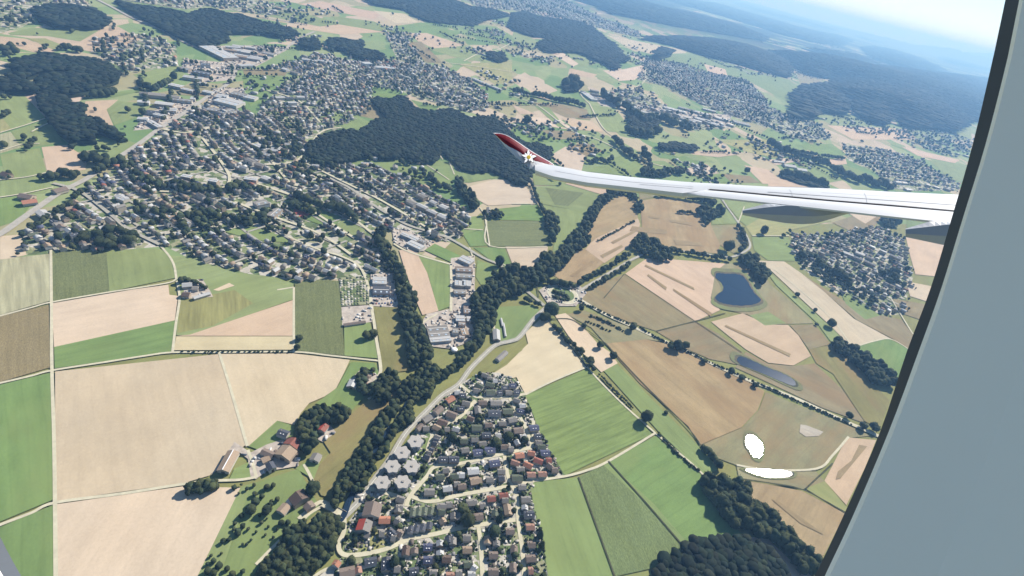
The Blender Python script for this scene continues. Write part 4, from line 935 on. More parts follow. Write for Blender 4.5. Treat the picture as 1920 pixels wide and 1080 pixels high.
# farms
FARM = [
 (428, 865, 45, 119, 't', 14, 5, 'barn', 'long barn with a pale split roof and bright ridge beside the big stubble field'),
 (536, 849, 24, 131, 't', 22, 7, 'barn', 'big farm barn with a broad grey-tan roof in front of the red roof'),
 (549, 831, 16, 131, 'r', 20, 6, 'barn', 'farm building with the bright red roof behind the big barn'),
 (502, 850, 24, 24, 'B', 9, 4, 'shed', 'low brown shed joined to the farmyard left of the big barn'),
 (498, 861, 16, -25, 't', 8, 3.5, 'shed', 'small flat tan shed below the low brown shed in the farmyard'),
 (531, 812, 20, 18, 'd', 10, 5.5, 'farmhouse', 'dark-roofed farmhouse among bushes above the red roof'),
 (606, 802, 15, 128, 'r', 11, 5.5, 'farmhouse', 'farmhouse with one red and one grey roof slope beside the farm wood'),
 (592, 858, 15, 120, 'g', 12, 4.5, 'shed', 'grey-roofed shed standing alone below the farm wood'),
 (508, 874, 14, 60, 'd', 9, 6, 'shed', 'dark steep-roofed shed in the farmyard below the barn'),
 (561, 933, 20, 52, 'b', 19, 7.5, 'farmhouse', 'large farmhouse with a square dark brown roof near the bridge'),
 (580, 949, 13, 50, 'B', 11, 5, 'farmhouse', 'smaller brown-roofed annex right of the large dark brown farmhouse'),
 (532, 954, 20, -48, 't', 11, 4.5, 'barn', 'grey-tan barn on the meadow left of the large farmhouse'),
 (545, 941, 12, 40, 'w', 7, 3, 'shed', 'small whitish shed between the barn and the large farmhouse'),
 (686, 706, 15, 25, 'B', 11, 5, 'farmhouse', 'red-brown farmhouse under trees at the end of the lane'),
 (661, 720, 15, 115, 'w', 14, 4, 'barn', 'pale flat barn beside the red-brown farmhouse'),
 (351, 534, 20, -5, 'w', 12, 5, 'barn', 'pale-roofed barn at the farm by the left field lane'),
 (349, 552, 15, 5, 'b', 11, 5, 'farmhouse', 'dark brown farmhouse below the pale barn by the left field lane'),
 (378, 554, 34, -17, 'w', 7, 4, 'shed', 'long thin white-roofed shed below the left field farm'),
 (366, 540, 12, 0, 'g', 9, 5, 'shed', 'grey shed between the pale barn and the trees of the left field farm'),
 (698, 956, 27, 104, 'B', 20, 8, 'barn', 'great brown-roofed barn in the old farm quarter beside the bridge'),
 (683, 986, 22, 108, 'g', 16, 7, 'farmhouse', 'house with one red and one grey roof slope just below the great brown barn'),
 (688, 1002, 11, 20, 'g', 8, 4, 'shed', 'grey annex at the foot of the red and grey roofed house'),
 (917, 396, 14, 80, 'g', 11, 5, 'farmhouse', 'grey farm by the maize field below the pink stubble'),
 (930, 400, 14, 10, 'w', 9, 5, 'farmhouse', 'pale farmhouse right of the grey farm by the maize field'),
 (931, 628, 20, 86, 'w', 13, 4, 'shed', 'pale greenhouse shed beside the road under the riverside wood'),
 (941, 667, 24, -42, 'g', 9, 4, 'shed', 'long grey shed beside the road at the cream field'),
 (941, 604, 16, 78, 'w', 3, 2.5, 'polytunnel', 'upper left of three thin polytunnels on the meadow under the wood'),
 (945, 612, 14, 78, 'w', 3, 2.5, 'polytunnel', 'middle one of three thin polytunnels on the meadow under the wood'),
 (947, 624, 14, 80, 'w', 3, 2.5, 'polytunnel', 'lowest of three thin polytunnels on the meadow under the wood'),
 # works and industry
 (775, 446, 20, 25, 'w', 16, 6, 'warehouse', 'white warehouse at the bend of the town road, upper right one'),
 (759, 440, 14, 25, 'w', 12, 6, 'warehouse', 'small white warehouse left of the others at the town road bend'),
 (779, 459, 30, 25, 'w', 20, 6, 'warehouse', 'largest white warehouse of the group at the town road bend'),
 (793, 452, 12, 25, 'g', 12, 5, 'warehouse', 'grey warehouse at the right end of the group at the town road bend'),
 (874, 487, 26, 25, 'w', 22, 6, 'warehouse', 'pale warehouse at the top of the works strip'),
 (870, 505, 34, 3, 'B', 18, 6, 'warehouse', 'brownish warehouse, second from the top of the works strip'),
 (870, 517, 32, 3, 'g', 14, 6, 'warehouse', 'grey warehouse, third from the top of the works strip'),
 (861, 531, 10, 90, 'w', 18, 6, 'warehouse', 'left of two white warehouses side by side in the works strip'),
 (875, 531, 11, 90, 'w', 18, 6, 'warehouse', 'right of two white warehouses side by side in the works strip'),
 (862, 547, 24, 3, 'g', 14, 6, 'warehouse', 'grey warehouse below the two white ones in the works strip'),
 (876, 581, 14, 5, 'B', 22, 6, 'warehouse', 'square brown-grey roof beside the wood in the works'),
 (863, 597, 18, 3, 'w', 16, 6, 'warehouse', 'bright white warehouse in the middle of the works'),
 (879, 598, 8, 3, 'w', 14, 6, 'warehouse', 'small white hall right of the bright white warehouse'),
 (866, 607, 14, 5, 'B', 10, 5, 'warehouse', 'low brown shed under the bright white warehouse'),
 (854, 620, 12, 5, 'g', 14, 6, 'warehouse', 'grey block above the works yard'),
 (871, 622, 14, 70, 't', 12, 6, 'warehouse', 'tan-roofed hall near the wood edge of the works'),
 (866, 632, 12, 10, 'B', 9, 5, 'warehouse', 'small brown shed below the tan-roofed hall'),
 (820, 616, 42, -4, 'g', 14, 5, 'warehouse', 'upper bay of the big ribbed grey plant hall beside the stream'),
 (823, 626, 42, -4, 'g', 14, 5, 'warehouse', 'middle bay of the big ribbed grey plant hall beside the stream'),
 (826, 636, 42, -5, 'w', 12, 5, 'warehouse', 'lower pale bay of the big ribbed plant hall beside the stream'),
 (715, 544, 34, 2, 'd', 24, 6, 'warehouse', 'dark arched hall beside the car park'),
 (712, 526, 28, 3, 'w', 22, 5, 'warehouse', 'white hall above the dark arched hall'),
 (665, 606, 44, -8, 'B', 6, 3, 'shed', 'long narrow brown shed at the foot of the plant nursery'),
 (410, 97, 56, 26, 'w', 60, 10, 'warehouse', 'long white and blue factory hall beside the top forest'),
 (430, 190, 48, 14, 'w', 50, 9, 'warehouse', 'biggest white hall below the railway curve'),
 (416, 180, 22, 8, 'w', 34, 9, 'warehouse', 'square white hall on top of the biggest one below the railway curve'),
 (400, 205, 26, 10, 'g', 26, 8, 'warehouse', 'grey hall at the lower left of the hall group below the railway curve'),
 (425, 208, 28, -15, 'g', 26, 8, 'warehouse', 'grey hall at the lower right of the hall group below the railway curve'),
 (380, 136, 36, 10, 'd', 28, 8, 'warehouse', 'dark blue roofed hall left of the railway curve'),
 (385, 120, 20, 5, 'd', 26, 8, 'warehouse', 'smaller dark blue hall above the other left of the railway curve'),
 (362, 145, 40, 8, 'w', 24, 8, 'warehouse', 'white striped hall left of the railway curve'),
 (375, 155, 26, 6, 'w', 14, 6, 'warehouse', 'thin white hall below the striped one'),
 (340, 187, 44, 6, 'g', 18, 6, 'warehouse', 'long grey shed beside the olive field left of the railway'),
 (362, 184, 10, 6, 'w', 22, 7, 'warehouse', 'white cube hall at the end of the long grey shed'),
 (318, 205, 30, 5, 'w', 26, 6, 'warehouse', 'white yard building above the railway'),
 (290, 232, 26, 30, 'w', 14, 6, 'warehouse', 'white angled hall by the railway at the lower end of the yard'),
 (268, 222, 22, 5, 'w', 16, 6, 'warehouse', 'pale shed beside the oval track at the railway'),
 (455, 95, 36, 8, 'w', 30, 7, 'warehouse', 'white hall right of the long factory'),
 (460, 122, 26, -2, 'w', 22, 7, 'warehouse', 'white hall beside the railway junction'),
 (437, 88, 30, 5, 'w', 20, 6, 'warehouse', 'thin white hall behind the long factory'),
 (490, 275, 26, 25, 'w', 18, 7, 'warehouse', 'striped white hall in the middle town, left of the forest'),
 (500, 288, 24, 15, 'g', 24, 7, 'warehouse', 'grey hall below the striped white one'),
 (688, 118, 16, 0, 'w', 30, 14, 'warehouse', 'white domed hall in the far strip of town'),
 (580, 112, 30, 8, 'w', 24, 7, 'warehouse', 'pale hall at the left end of the far strip of town'),
 (612, 115, 36, 8, 'w', 26, 7, 'warehouse', 'long pale hall in the far strip of town'),
 (720, 126, 42, 4, 'w', 30, 7, 'warehouse', 'wide pale hall at the right end of the far strip of town'),
 (900, 152, 30, 25, 'w', 20, 6, 'warehouse', 'white hall on the edge of the round far town'),
 (925, 162, 34, 22, 'w', 20, 6, 'warehouse', 'pale hall below it on the edge of the round far town'),
 (1480, 311, 24, 8, 'w', 26, 4, 'greenhouse', 'white greenhouse block on the fields above the wing'),
 (1502, 318, 20, 8, 'w', 24, 4, 'greenhouse', 'second white greenhouse right of the block above the wing'),
 (1460, 303, 22, 5, 'w', 14, 4, 'greenhouse', 'narrow white greenhouse left of the block above the wing'),
 (1390, 230, 34, 14, 'g', 60, 6, 'warehouse', 'large square grey roof beside the far village'),
 (1220, 213, 40, 14, 'w', 40, 7, 'warehouse', 'white hall in the far industrial estate, left one'),
 (1265, 205, 44, 14, 'w', 40, 7, 'warehouse', 'white hall in the far industrial estate, middle one'),
 (1310, 210, 40, 14, 'w', 36, 7, 'warehouse', 'white hall in the far industrial estate, right one'),
 (1105, 180, 26, 35, 'w', 40, 7, 'warehouse', 'bright white hall at the left of the far estate'),
 (350, 330, 20, 10, 'w', 14, 12, 'tower_block', 'white apartment block above the wooded belt of the left town, left one'),
 (400, 338, 18, 10, 'w', 14, 18, 'tower_block', 'tall white apartment block above the wooded belt, middle one'),
 (470, 335, 26, 8, 'w', 14, 12, 'tower_block', 'white apartment block above the wooded belt, right one'),
 (320, 402, 24, -18, 't', 22, 7, 'warehouse', 'tan-roofed hall in the lower left town'),
 (345, 412, 34, 28, 'g', 12, 7, 'warehouse', 'long grey building below the tan-roofed hall'),
 (490, 380, 26, -12, 'g', 22, 8, 'school', 'grey school building left of the red court, upper block'),
 (515, 398, 24, -40, 'g', 18, 8, 'school', 'grey school building left of the red court, lower block'),
 (230, 372, 16, 20, 'w', 14, 6, 'warehouse', 'pale building beside the left town road'),
 (12, 327, 14, 25, 'b', 14, 5, 'barn', 'brown barn at the left picture edge by the lane'),
 (55, 378, 30, -8, 'o', 16, 5, 'barn', 'orange-roofed farm by the railway at the left'),
 (50, 368, 26, 10, 'B', 16, 5, 'barn', 'brown-roofed farm building above the orange roof at the left'),
 (112, 356, 26, -15, 'B', 18, 5, 'barn', 'brown-roofed yard building touching the railway at the left'),
]
for i, (x, y, L, W) in enumerate([(1125, 186, 26, 34), (1152, 192, 30, 30), (1180, 198, 30, 30), (1205, 222, 30, 26), (1238, 216, 34, 40), (1262, 224, 34, 34), (1290, 224, 32, 30), (1318, 224, 34, 40), (1340, 232, 28, 34), (1288, 204, 34, 30), (1330, 206, 26, 30), (1352, 222, 24, 40)]):
    FARM.append((x, y, L, 14, 'w' if i % 3 else 'g', W, 7, 'warehouse', f"{'first second third fourth fifth sixth seventh eighth ninth tenth eleventh twelfth'.split()[i]} small hall in the far industrial estate"))
for i, (x, y, L, W) in enumerate([(452, 104, 30, 30), (478, 108, 26, 40), (505, 100, 24, 30), (330, 160, 26, 22), (352, 168, 24, 16), (345, 128, 24, 22), (300, 215, 24, 16), (390, 172, 20, 18), (448, 176, 30, 30), (470, 182, 24, 30)]):
    FARM.append((x, y, L, 12, 'wwg'[i % 3], W, 7, 'warehouse', f"{'first second third fourth fifth sixth seventh eighth ninth tenth'.split()[i]} smaller hall in the yards around the railway curve"))
for x, y, L, a_, c, W, h, k, lb in FARM: house_px(x, y, L, a_, c, '', W, h, k, lb)

def neardist(pts, g, step=None):
    d = np.full(len(pts), 1e9)
    for j in range(len(g)-1):
        A_, B_ = g[j], g[j+1]; ab = B_-A_; tt = np.clip(((pts-A_)@ab)/(ab@ab+1e-9), 0, 1); d = np.minimum(d, np.hypot(*(pts-(A_+tt[:, None]*ab)).T))
    return d
for ph in ('small hall in the far industrial estate', 'smaller hall in the yards around the railway curve'):
    ls = sorted([h_ for h_ in HOUSES if h_['label'] and h_['label'].endswith(ph)], key=lambda h_: h_['px']); ws = 'first second third fourth fifth sixth seventh eighth ninth tenth eleventh twelfth'.split()
    for i, h_ in enumerate(ls): h_['label'] = f"{ws[i]} {ph.replace('hall in', 'hall from the left in')}"
def town(s, spacing, ang, keep, treek, hs=1.0, tall=0.04, place='', yards=.0):
    """rows of houses along bending streets with gardens, groves and yards inside an outlined town"""
    poly = P(s); g = at([p[0] for p in poly], [p[1] for p in poly])[:, :2]; c = g.mean(0); ca, sa = math.cos(ang), math.sin(ang)
    q = g-c; R = np.abs(q).max()*1.45; su, sv_ = spacing*.88, spacing*1.28; nu, nv = int(R/su)+1, int(R/sv_)+1
    def bend(u, v): return np.array((c[0]+u*ca-(v+bv(u, v))*sa, c[1]+u*sa+(v+bv(u, v))*ca))
    def bv(u, v): return spacing*(1.3*math.sin(u/(spacing*8)+v/(spacing*15)+ang)+.8*math.sin(u/(spacing*3.7)+2))
    def slope(u, v): return (bv(u+1, v)-bv(u-1, v))/2
    out = []
    for i in range(-nu, nu+1):
        for j in range(-nv, nv+1):
            u = i*su+random.uniform(-.2, .2)*su; v = j*sv_+(-1 if j % 2 else 1)*.12*sv_+random.uniform(-.08, .08)*sv_
            pt_ = bend(u, v); out.append((pt_[0], pt_[1], math.atan(slope(u, v)), i, j))
    a = np.array(out); a = a[inpoly(a[:, :2], g)]
    lo, hi = a[:, :2].min(0)-50, a[:, :2].max(0)+50; ok = np.ones(len(a), bool)
    for rg, wd in ROADG:
        if (rg[:, 0].max() < lo[0] or rg[:, 0].min() > hi[0] or rg[:, 1].max() < lo[1] or rg[:, 1].min() > hi[1]): continue
        ok &= neardist(a[:, :2], rg) > wd/2+6.5*hs**.5
    a = a[ok]; sv = []; sf = []
    def seg(a0, b0):
        if inpoly(np.array([a0, b0]), g).all():
            d_ = b0-a0; l_ = np.hypot(*d_)+1e-6; n_ = np.array([-d_[1], d_[0]])/l_*max(2.6, spacing*.10); k_ = len(sv)
            sv.extend([(*(a0+n_), 0), (*(a0-n_), 0), (*(b0-n_), 0), (*(b0+n_), 0)]); sf.append((k_, k_+1, k_+2, k_+3))
    for i in range(-nu, nu):
        for j in range(-nv, nv):
            if j % 2 == 0 and (i//5+j//2*3) % 6: seg(bend(i*su, (j+.5)*sv_), bend((i+1)*su, (j+.5)*sv_))
            if i % 9 == (j//5*4) % 9: seg(bend((i+.5)*su, (j-.5)*sv_), bend((i+.5)*su, (j+.5)*sv_))
    if sv:
        so_ = link('street', pymesh('street', sv, sf), M_ROAD); so_.location.z = 1.72; tag(so_, kind='structure')
    pp = to_px(np.c_[a[:, :2], np.zeros(len(a))]); S_ = spacing
    for (x, y, wv, i, j), (px, py) in zip(a, pp):
        if py < -12 or px < -12 or px > 1900: continue
        if any(inpoly(np.array([[px, py]]), z_)[0] for z_ in NOB): continue
        f1 = math.sin(x/(S_*4.1)+1.3*math.sin(y/(S_*5.3)))+math.sin(y/(S_*3.3)+1.1*math.sin(x/(S_*6.1))+2)+.5*math.sin((x+y)/(S_*1.9))
        if f1 < -1.5:                       # a grove
            for _ in range(2): TREES.append([x+random.uniform(-.5, .5)*S_, y+random.uniform(-.5, .5)*S_, random.uniform(3.5, 7)*hs**.7, 'round', '~'+place, px])
            continue
        yard = f1 > 1.75-yards
        if yard:
            if (int(i) % 2 == 0) and (int(j) % 2 == 0):
                HOUSES.append(dict(x=x, y=y, ang=ang+wv, L=random.uniform(18, 34)*hs**.8, W=random.uniform(12, 18)*hs**.8, h=random.uniform(5, 9), rh=2, c=random.choice('wwwgwtd'), place=place, px=px, py=py, kind='house', label=None, flat=True))
            continue
        if random.random() < keep:
            big = random.random() < tall; L = random.uniform(8.5, 13.5)*hs*(1.6 if big else 1); c_ = random.choice('gggggdddnnBttwwwwwwwguu' if random.random() > .04 else 'ros')
            HOUSES.append(dict(x=x, y=y, ang=ang+wv+random.choice((0, 0, 0, math.pi/2))+random.uniform(-.08, .08), L=L, W=random.uniform(7.5, 10)*hs, h=random.uniform(4.5, 6.5)*(2.0 if big else 1), rh=2.8, c=c_, place=place, px=px, py=py, kind='house', label=None, flat=big))
        for _ in range(2):
            if random.random() < treek*(.75 if f1 > 0 else 1.25): TREES.append([x+random.uniform(.3, .6)*S_*random.choice((-1, 1)), y+random.uniform(.35, .65)*S_*random.choice((-1, 1)), random.choice((2.0, 2.8, 3.6, 5.5))*random.uniform(.8, 1.25)*hs**.8, random.choice(('round', 'tall')), '~'+place, px])
NOB = [P(t) for t in ('535 375 560 377 645 410 620 428 548 404', '620 428 646 411 685 431 665 448', '410 432 480 426 530 444 545 456 480 451', '735 430 760 430 810 455 795 472 765 470 738 455',
                      '345 320 480 325 480 345 345 345', '300 395 360 395 365 420 300 410', '475 370 530 380 530 410 480 400', '470 265 520 270 515 300 480 295', '630 515 750 512 750 580 630 580')]
VS = [l[2:] for l in FIELDS.strip().splitlines() if l.startswith('v ')]
T1 = VS[0]
town(T1, 18, -0.45, .86, .42, 1.0, .05, 'the large town', .15)
town(VS[1], 20, 0.55, .85, .42, 1.0, .04, 'the terraces above the large town')
town(VS[2], 23, 0.1, .80, .42, 1.15, .08, 'the round town above the forest')
town(VS[3], 30, 0.4, .8, .5, 1.2, .03, 'the hamlet at the far crossroads')
town(VS[4], 30, 0.4, .7, .7, 1.2, .03, 'the suburb above the left forest')
town(VS[5], 34, 0.4, .7, .6, 1.4, .03, 'the top left suburb')
town(VS[6], 36, 0.2, .7, .5, 1.5, .03, 'the town at the top edge')
town(VS[7], 31, 0.1, .85, .45, 1.35, .04, 'the hillside village right of the middle')
town(VS[8], 38, 0.1, .6, .8, 1.6, .04, 'the village at the foot of the hill forest')
town(VS[9], 19, -0.5, .82, .5, 1.0, .03, 'the village under the wing')
town(VS[10], 32, 0.2, .8, .6, 1.3, .04, 'the village above the wing root')
town(VS[11], 46, 0.2, .8, .2, 2.2, .04, 'the far valley town')
town(VS[12], 36, 0.0, .7, .25, 1.7, .2, 'the far industrial estate', 1.2)
town('1750 240,1830 262,1822 300,1760 290,1700 262,1650 245', 45, 0.1, .45, .6, 1.6, .03, 'the scattered village at the window frame')
town('270 170,340 185,380 160,340 190,300 240,270 225', 26, 0.3, .5, .1, 1.5, .3, 'the yards left of the railway', 2.6)
town('385 88,480 88,540 95,480 125,445 130,400 110', 30, 0.3, .55, .1, 1.6, .3, 'the yards right of the railway', 2.6)
town('500 20,560 24,600 40,560 60,500 50,470 30', 46, 0.3, .3, .7, 1.6, .05, 'the farms near the top edge')
town('1480 60,1560 95,1640 125,1760 140,1720 132,1620 105,1540 78', 90, 0.1, .6, .2, 3.0, .04, 'the far blue valley')
town('905 55,930 55,950 62,945 70,915 68', 34, 0.1, .8, .5, 1.5, .03, 'the far hamlet')
town('1300 95,1330 97,1480 118,1540 150,1500 150,1400 140', 70, 0.1, .3, .7, 1.6, .02, 'the hillside farms')

# hamlets, farm rows and hedge trees strewn over the far farmland
INF = [P(f_) for f_ in FORESTS]+[P(v_) for v_ in VS[1:]]
def freepx(x, y): return not any(inpoly(np.array([[x, y]]), z_)[0] for z_ in INF)
rs = random.Random(41); nh = 0
while nh < 46:
    x, y = rs.uniform(480, 1800), rs.uniform(14, 330)
    if not freepx(x, y) or y < (x-1440)*.25+18 or y < 330-abs(x-700)*1.2 and x < 960 and y > 160: continue
    c_ = at(x, y); dd = np.hypot(*c_[:2])
    if dd > 16000: continue
    nh += 1; sp = 24+dd/260
    for _ in range(rs.randint(5, 16)):
        hx_, hy_ = c_[0]+rs.gauss(0, 2.2)*sp, c_[1]+rs.gauss(0, 1.6)*sp
        HOUSES.append(dict(x=hx_, y=hy_, ang=rs.choice((.3, 1.87))+rs.uniform(-.2, .2), L=rs.uniform(10, 20)*(1+dd/9000), W=rs.uniform(8, 12)*(1+dd/9000), h=5, rh=2.8, c=rs.choice('wwwgdtB'), place='the far hamlets', px=x, py=y, kind='house', label=None, flat=False))
        for _ in range(2): TREES.append([c_[0]+rs.gauss(0, 2.6)*sp, c_[1]+rs.gauss(0, 2)*sp, rs.uniform(3.5, 7)*(1+dd/12000), 'round', '~the far hamlets', x])
nl = 0
while nl < 130:
    x, y = rs.uniform(0, 1810), rs.uniform(20, 345)
    if not freepx(x, y) or y < (x-1440)*.25+22 or inpoly(np.array([[x, y]]), P(T1))[0]: continue
    c_ = at(x, y)[:2]; dd = np.hypot(*c_)
    if dd > 14000: continue
    nl += 1; a_ = rs.choice((.62, 2.19))+rs.uniform(-.25, .25); k_ = rs.choice((1, 2, 3, 6, 12, 20)); st_ = 9+dd/500
    for j in range(k_): TREES.append([c_[0]+math.cos(a_)*j*st_+rs.uniform(-3, 3), c_[1]+math.sin(a_)*j*st_+rs.uniform(-3, 3), rs.uniform(3, 6.5)*(1+dd/14000), 'round', '~the far hedges', x])
# small trees in the near estate's gardens
gv = at([a_[0] for a_ in P(VS[-1])], [a_[1] for a_ in P(VS[-1])])[:, :2]; pv_ = rng.uniform(gv.min(0), gv.max(0), (1600, 2)); pv_ = pv_[inpoly(pv_, gv)]
okv = np.ones(len(pv_), bool)
for rg, wd in ROADG:
    if len(rg) < 400: okv &= neardist(pv_, rg) > wd/2+1.5
pv_ = pv_[okv]
for h_ in HOUSES[:400]: pv_ = pv_[np.hypot(pv_[:, 0]-h_['x'], pv_[:, 1]-h_['y']) > h_['L']*.5+.3]
for x, y in pv_[:260]:
    ey = to_px((x, y, 0))[0][1]; ez = "~the estate's upper gardens" if ey < 850 else "~the estate's middle gardens" if ey < 905 else "~gardens just above the lower street" if ey < 985 else "~gardens just below the lower street"
    TREES.append([x, y, rs.choice((1.8, 2.3, 2.9, 3.8)), 'round', ez, 0])
def hgeo(hd):
    """wall and roof geometry of one gabled house in its own frame (x along the ridge)"""
    L, W, h, rh = hd['L'], hd['W'], hd['h'], hd['rh']; l, w_ = L/2, W/2
    wV = [(-l, -w_, 0), (l, -w_, 0), (l, w_, 0), (-l, w_, 0), (-l, -w_, h), (l, -w_, h), (l, w_, h), (-l, w_, h), (-l, 0, h+rh-.05), (l, 0, h+rh-.05)]
    wF = [(0, 1, 5, 4), (2, 3, 7, 6), (1, 2, 6, 5), (3, 0, 4, 7), (5, 6, 9), (7, 4, 8)]
    e = .45; l2, w2 = l+e, w_+e; hz = h-e*rh/w_; t = .28
    rV = [(-l2, -w2, hz), (l2, -w2, hz), (l2, 0, h+rh), (-l2, 0, h+rh), (l2, w2, hz), (-l2, w2, hz)]
    rV += [(x, y, z+t) for x, y, z in rV]
    rF = [(6, 7, 8, 9), (9, 8, 10, 11), (0, 3, 2, 1), (3, 5, 4, 2), (0, 1, 7, 6), (5, 11, 10, 4), (1, 2, 8, 7), (2, 4, 10, 8), (0, 6, 9, 3), (3, 9, 11, 5)]
    return wV, wF, rV, rF
def box(x0, x1, y0, y1, z0, z1):
    V = [(x0, y0, z0), (x1, y0, z0), (x1, y1, z0), (x0, y1, z0), (x0, y0, z1), (x1, y0, z1), (x1, y1, z1), (x0, y1, z1)]
    return V, [(0, 3, 2, 1), (4, 5, 6, 7), (0, 1, 5, 4), (1, 2, 6, 5), (2, 3, 7, 6), (3, 0, 4, 7)]
def boxes(name, bs, mat, par, color=None):
    V = []; F = []
    for b in bs:
        v, f = box(*b); o = len(V); V += v; F += [tuple(i+o for i in q) for q in f]
    return link(name, pymesh(name, V, F), mat, par, color)
ORD = 'first second third fourth fifth sixth seventh eighth ninth tenth eleventh twelfth thirteenth fourteenth fifteenth sixteenth seventeenth eighteenth nineteenth twentieth'.split()
TENS = {2: 'twenty', 3: 'thirty', 4: 'forty', 5: 'fifty', 6: 'sixty', 7: 'seventy', 8: 'eighty', 9: 'ninety'}
def ordw(n):
    if n <= 20: return ORD[n-1]
    if n > 99: return 'hundred-and-'+ordw(n-100) if n > 100 else 'hundredth'
    if n % 10 == 0: return TENS[n//10].replace('ty', 'tieth')
    return TENS[n//10]+'-'+ORD[n % 10-1]
for h_ in HOUSES:
    p = np.array([h_['x'], h_['y'], 4]); h_['size'] = (h_['L']+h_['W'])/depth(p)
    q = to_px(p)[0]; h_['vis'] = -5 < q[0] < 1870 and 0 < q[1] < 1085
named = [h_ for h_ in HOUSES if h_['label'] or (h_['place'] and h_ in HOUSES[:0])]
trace_places = {pl for pl, _ in VIL} | {'the upper terrace of narrow gabled houses', 'the lower terrace of narrow gabled houses'}
near = [h_ for h_ in HOUSES if not h_['label'] and h_['place'] in trace_places and h_['vis']]
rest = sorted([h_ for h_ in HOUSES if not h_['label'] and h_['place'] not in trace_places], key=lambda q: -q['size']*q['vis'])
nind = max(0, 300-len(near)); near += rest[:nind]; rest = [r for r in rest[nind:]]
from collections import defaultdict
cnt = defaultdict(list)
for h_ in near: cnt[(h_['place'], h_['c'])].append(h_)
for k, l in cnt.items():
    l.sort(key=lambda q: q['px'])
    for i, h_ in enumerate(l):
        cn = RC[k[1]][1]; where = k[0]
        if where in ('the large town', 'the village under the wing'): where = 'near edge of '+where
        if len(l) == 1: h_['label'] = f"only {cn}-roofed house in {where}"
        elif len(l) == 2: h_['label'] = f"{('left', 'right')[i]} of two {cn}-roofed houses in {where}"
        else: h_['label'] = f"{ordw(i+1)} {cn}-roofed house from the left in {where}"
def solid_house(h_):
    k = h_['kind']; root = bpy.data.objects.new(k, None); COL.objects.link(root); root.location = (h_['x'], h_['y'], 1.7); root.rotation_euler.z = h_['ang']
    root.empty_display_size = 2
    tag(root, h_['label'], k.replace('_', ' '), {'house': 'houses of the towns and villages', 'warehouse': 'industrial halls', 'tower_block': 'apartment blocks of the left town', 'greenhouse': 'white greenhouses', 'polytunnel': 'thin polytunnels'}.get(k, 'farm buildings and sheds'))
    rc = np.array(RC[h_['c']][0])*random.uniform(.88, 1.12)
    if k in ('warehouse', 'tower_block', 'school'):
        L, W, h = h_['L']/2, h_['W']/2, h_['h']
        boxes('wall', [(-L, L, -W, W, 0, h)], M_WALL, root, random.choice(WALLC))
        rf = boxes('roof', [(-L-.3, L+.3, -W-.3, W+.3, h+.003, h+.5)], M_ROOF, root, tuple(rc)); boxes('ridge_light', [(-L*.9, L*.9, -.9, .9, h+.51, h+1.2)], M_WALL, rf, WALLC[2])
        nb = max(2, int(L/5)); nb = min(nb, 4)
        for i in range(nb): boxes('skylight', [(-L+(2*L)*(i+.3)/nb, -L+(2*L)*(i+.6)/nb, -W*.7, -W*.3, h+.51, h+.8)], M_PANE, root)
        
        for i in range(nb): boxes('loading_door' if k == 'warehouse' else 'window', [(-L+(2*L)*(i+.25)/nb, -L+(2*L)*(i+.7)/nb, -W-.08, -W+.01, .4, min(h*.6, 4))], M_PANE, root)
        return root
    wV, wF, rV, rF = hgeo(h_)
    link('wall', pymesh('wall', wV, wF), M_WALL, root, random.choice(WALLC))
    ro = link('roof', pymesh('roof', rV, rF), M_ROOF, root, tuple(rc))
    L, W, h, rh = h_['L']/2, h_['W']/2, h_['h'], h_['rh']
    if k in ('house', 'farmhouse'):
        cx = L*random.choice((-.45, .4)); boxes('chimney', [(cx-.4, cx+.4, W*.18, W*.18+.8, h+rh*.5, h+rh+1.0)], M_WALL, ro, WALLC[3])
        s_ = -1 if math.cos(h_['ang']) > 0 else 1
        
        for x in ((-L*.5, L*.5) if k == 'farmhouse' or h_['L'] > 16 else ()): boxes('window', [(x-.8, x+.8, s_*W-.06, s_*W+.06, 1.0, 2.6)], M_PANE, root)
        if h_['c'] in 'du' and h_['L'] > 9:
            z0 = h+rh*.45; yy = s_*W*.5
            
            for x in (-L*.3, L*.3): boxes('roof_window', [(x-.7, x+.7, yy-.6, yy+.6, z0+.1, z0+.6)], plainwhite, ro)
    else:
        boxes('door', [(L-.02, L+.08, -W*.3, W*.3, 0.1, h*.8)], M_TRUNK, root)
    return root
plainwhite = plain('white_frame', (0.7, 0.7, 0.7))
for h_ in near: solid_house(h_)
for h_ in [q for q in HOUSES if q['kind'] != 'house']:
    r = solid_house(h_)
    lb = h_['label']
    if 'one red and one grey' in lb:   # the left slope of these roofs is red
        ro = [c for c in r.children if c.name.startswith('roof')][0]; me = ro.data
        rm = plain('red_tiles', C(196, 92, 76), 0.8, 0.1); me.materials.append(rm)
        zs = [(f, (r.matrix_basis @ f.center) if False else f.center) for f in me.polygons]
        up = [f for f in me.polygons if f.normal.z > .5]
        rot = Matrix.Rotation(h_['ang'], 3, 'Z')
        up.sort(key=lambda f: (rot @ f.center).x); up[0].material_index = 1
    if lb.startswith('long barn'):
        L = h_['L']/2; boxes('ridge_cap', [(-L-.3, L+.3, -.5, .5, h_['h']+h_['rh']+.1, h_['h']+h_['rh']+.45)], plainwhite, [c for c in r.children if c.name.startswith('roof')][0])
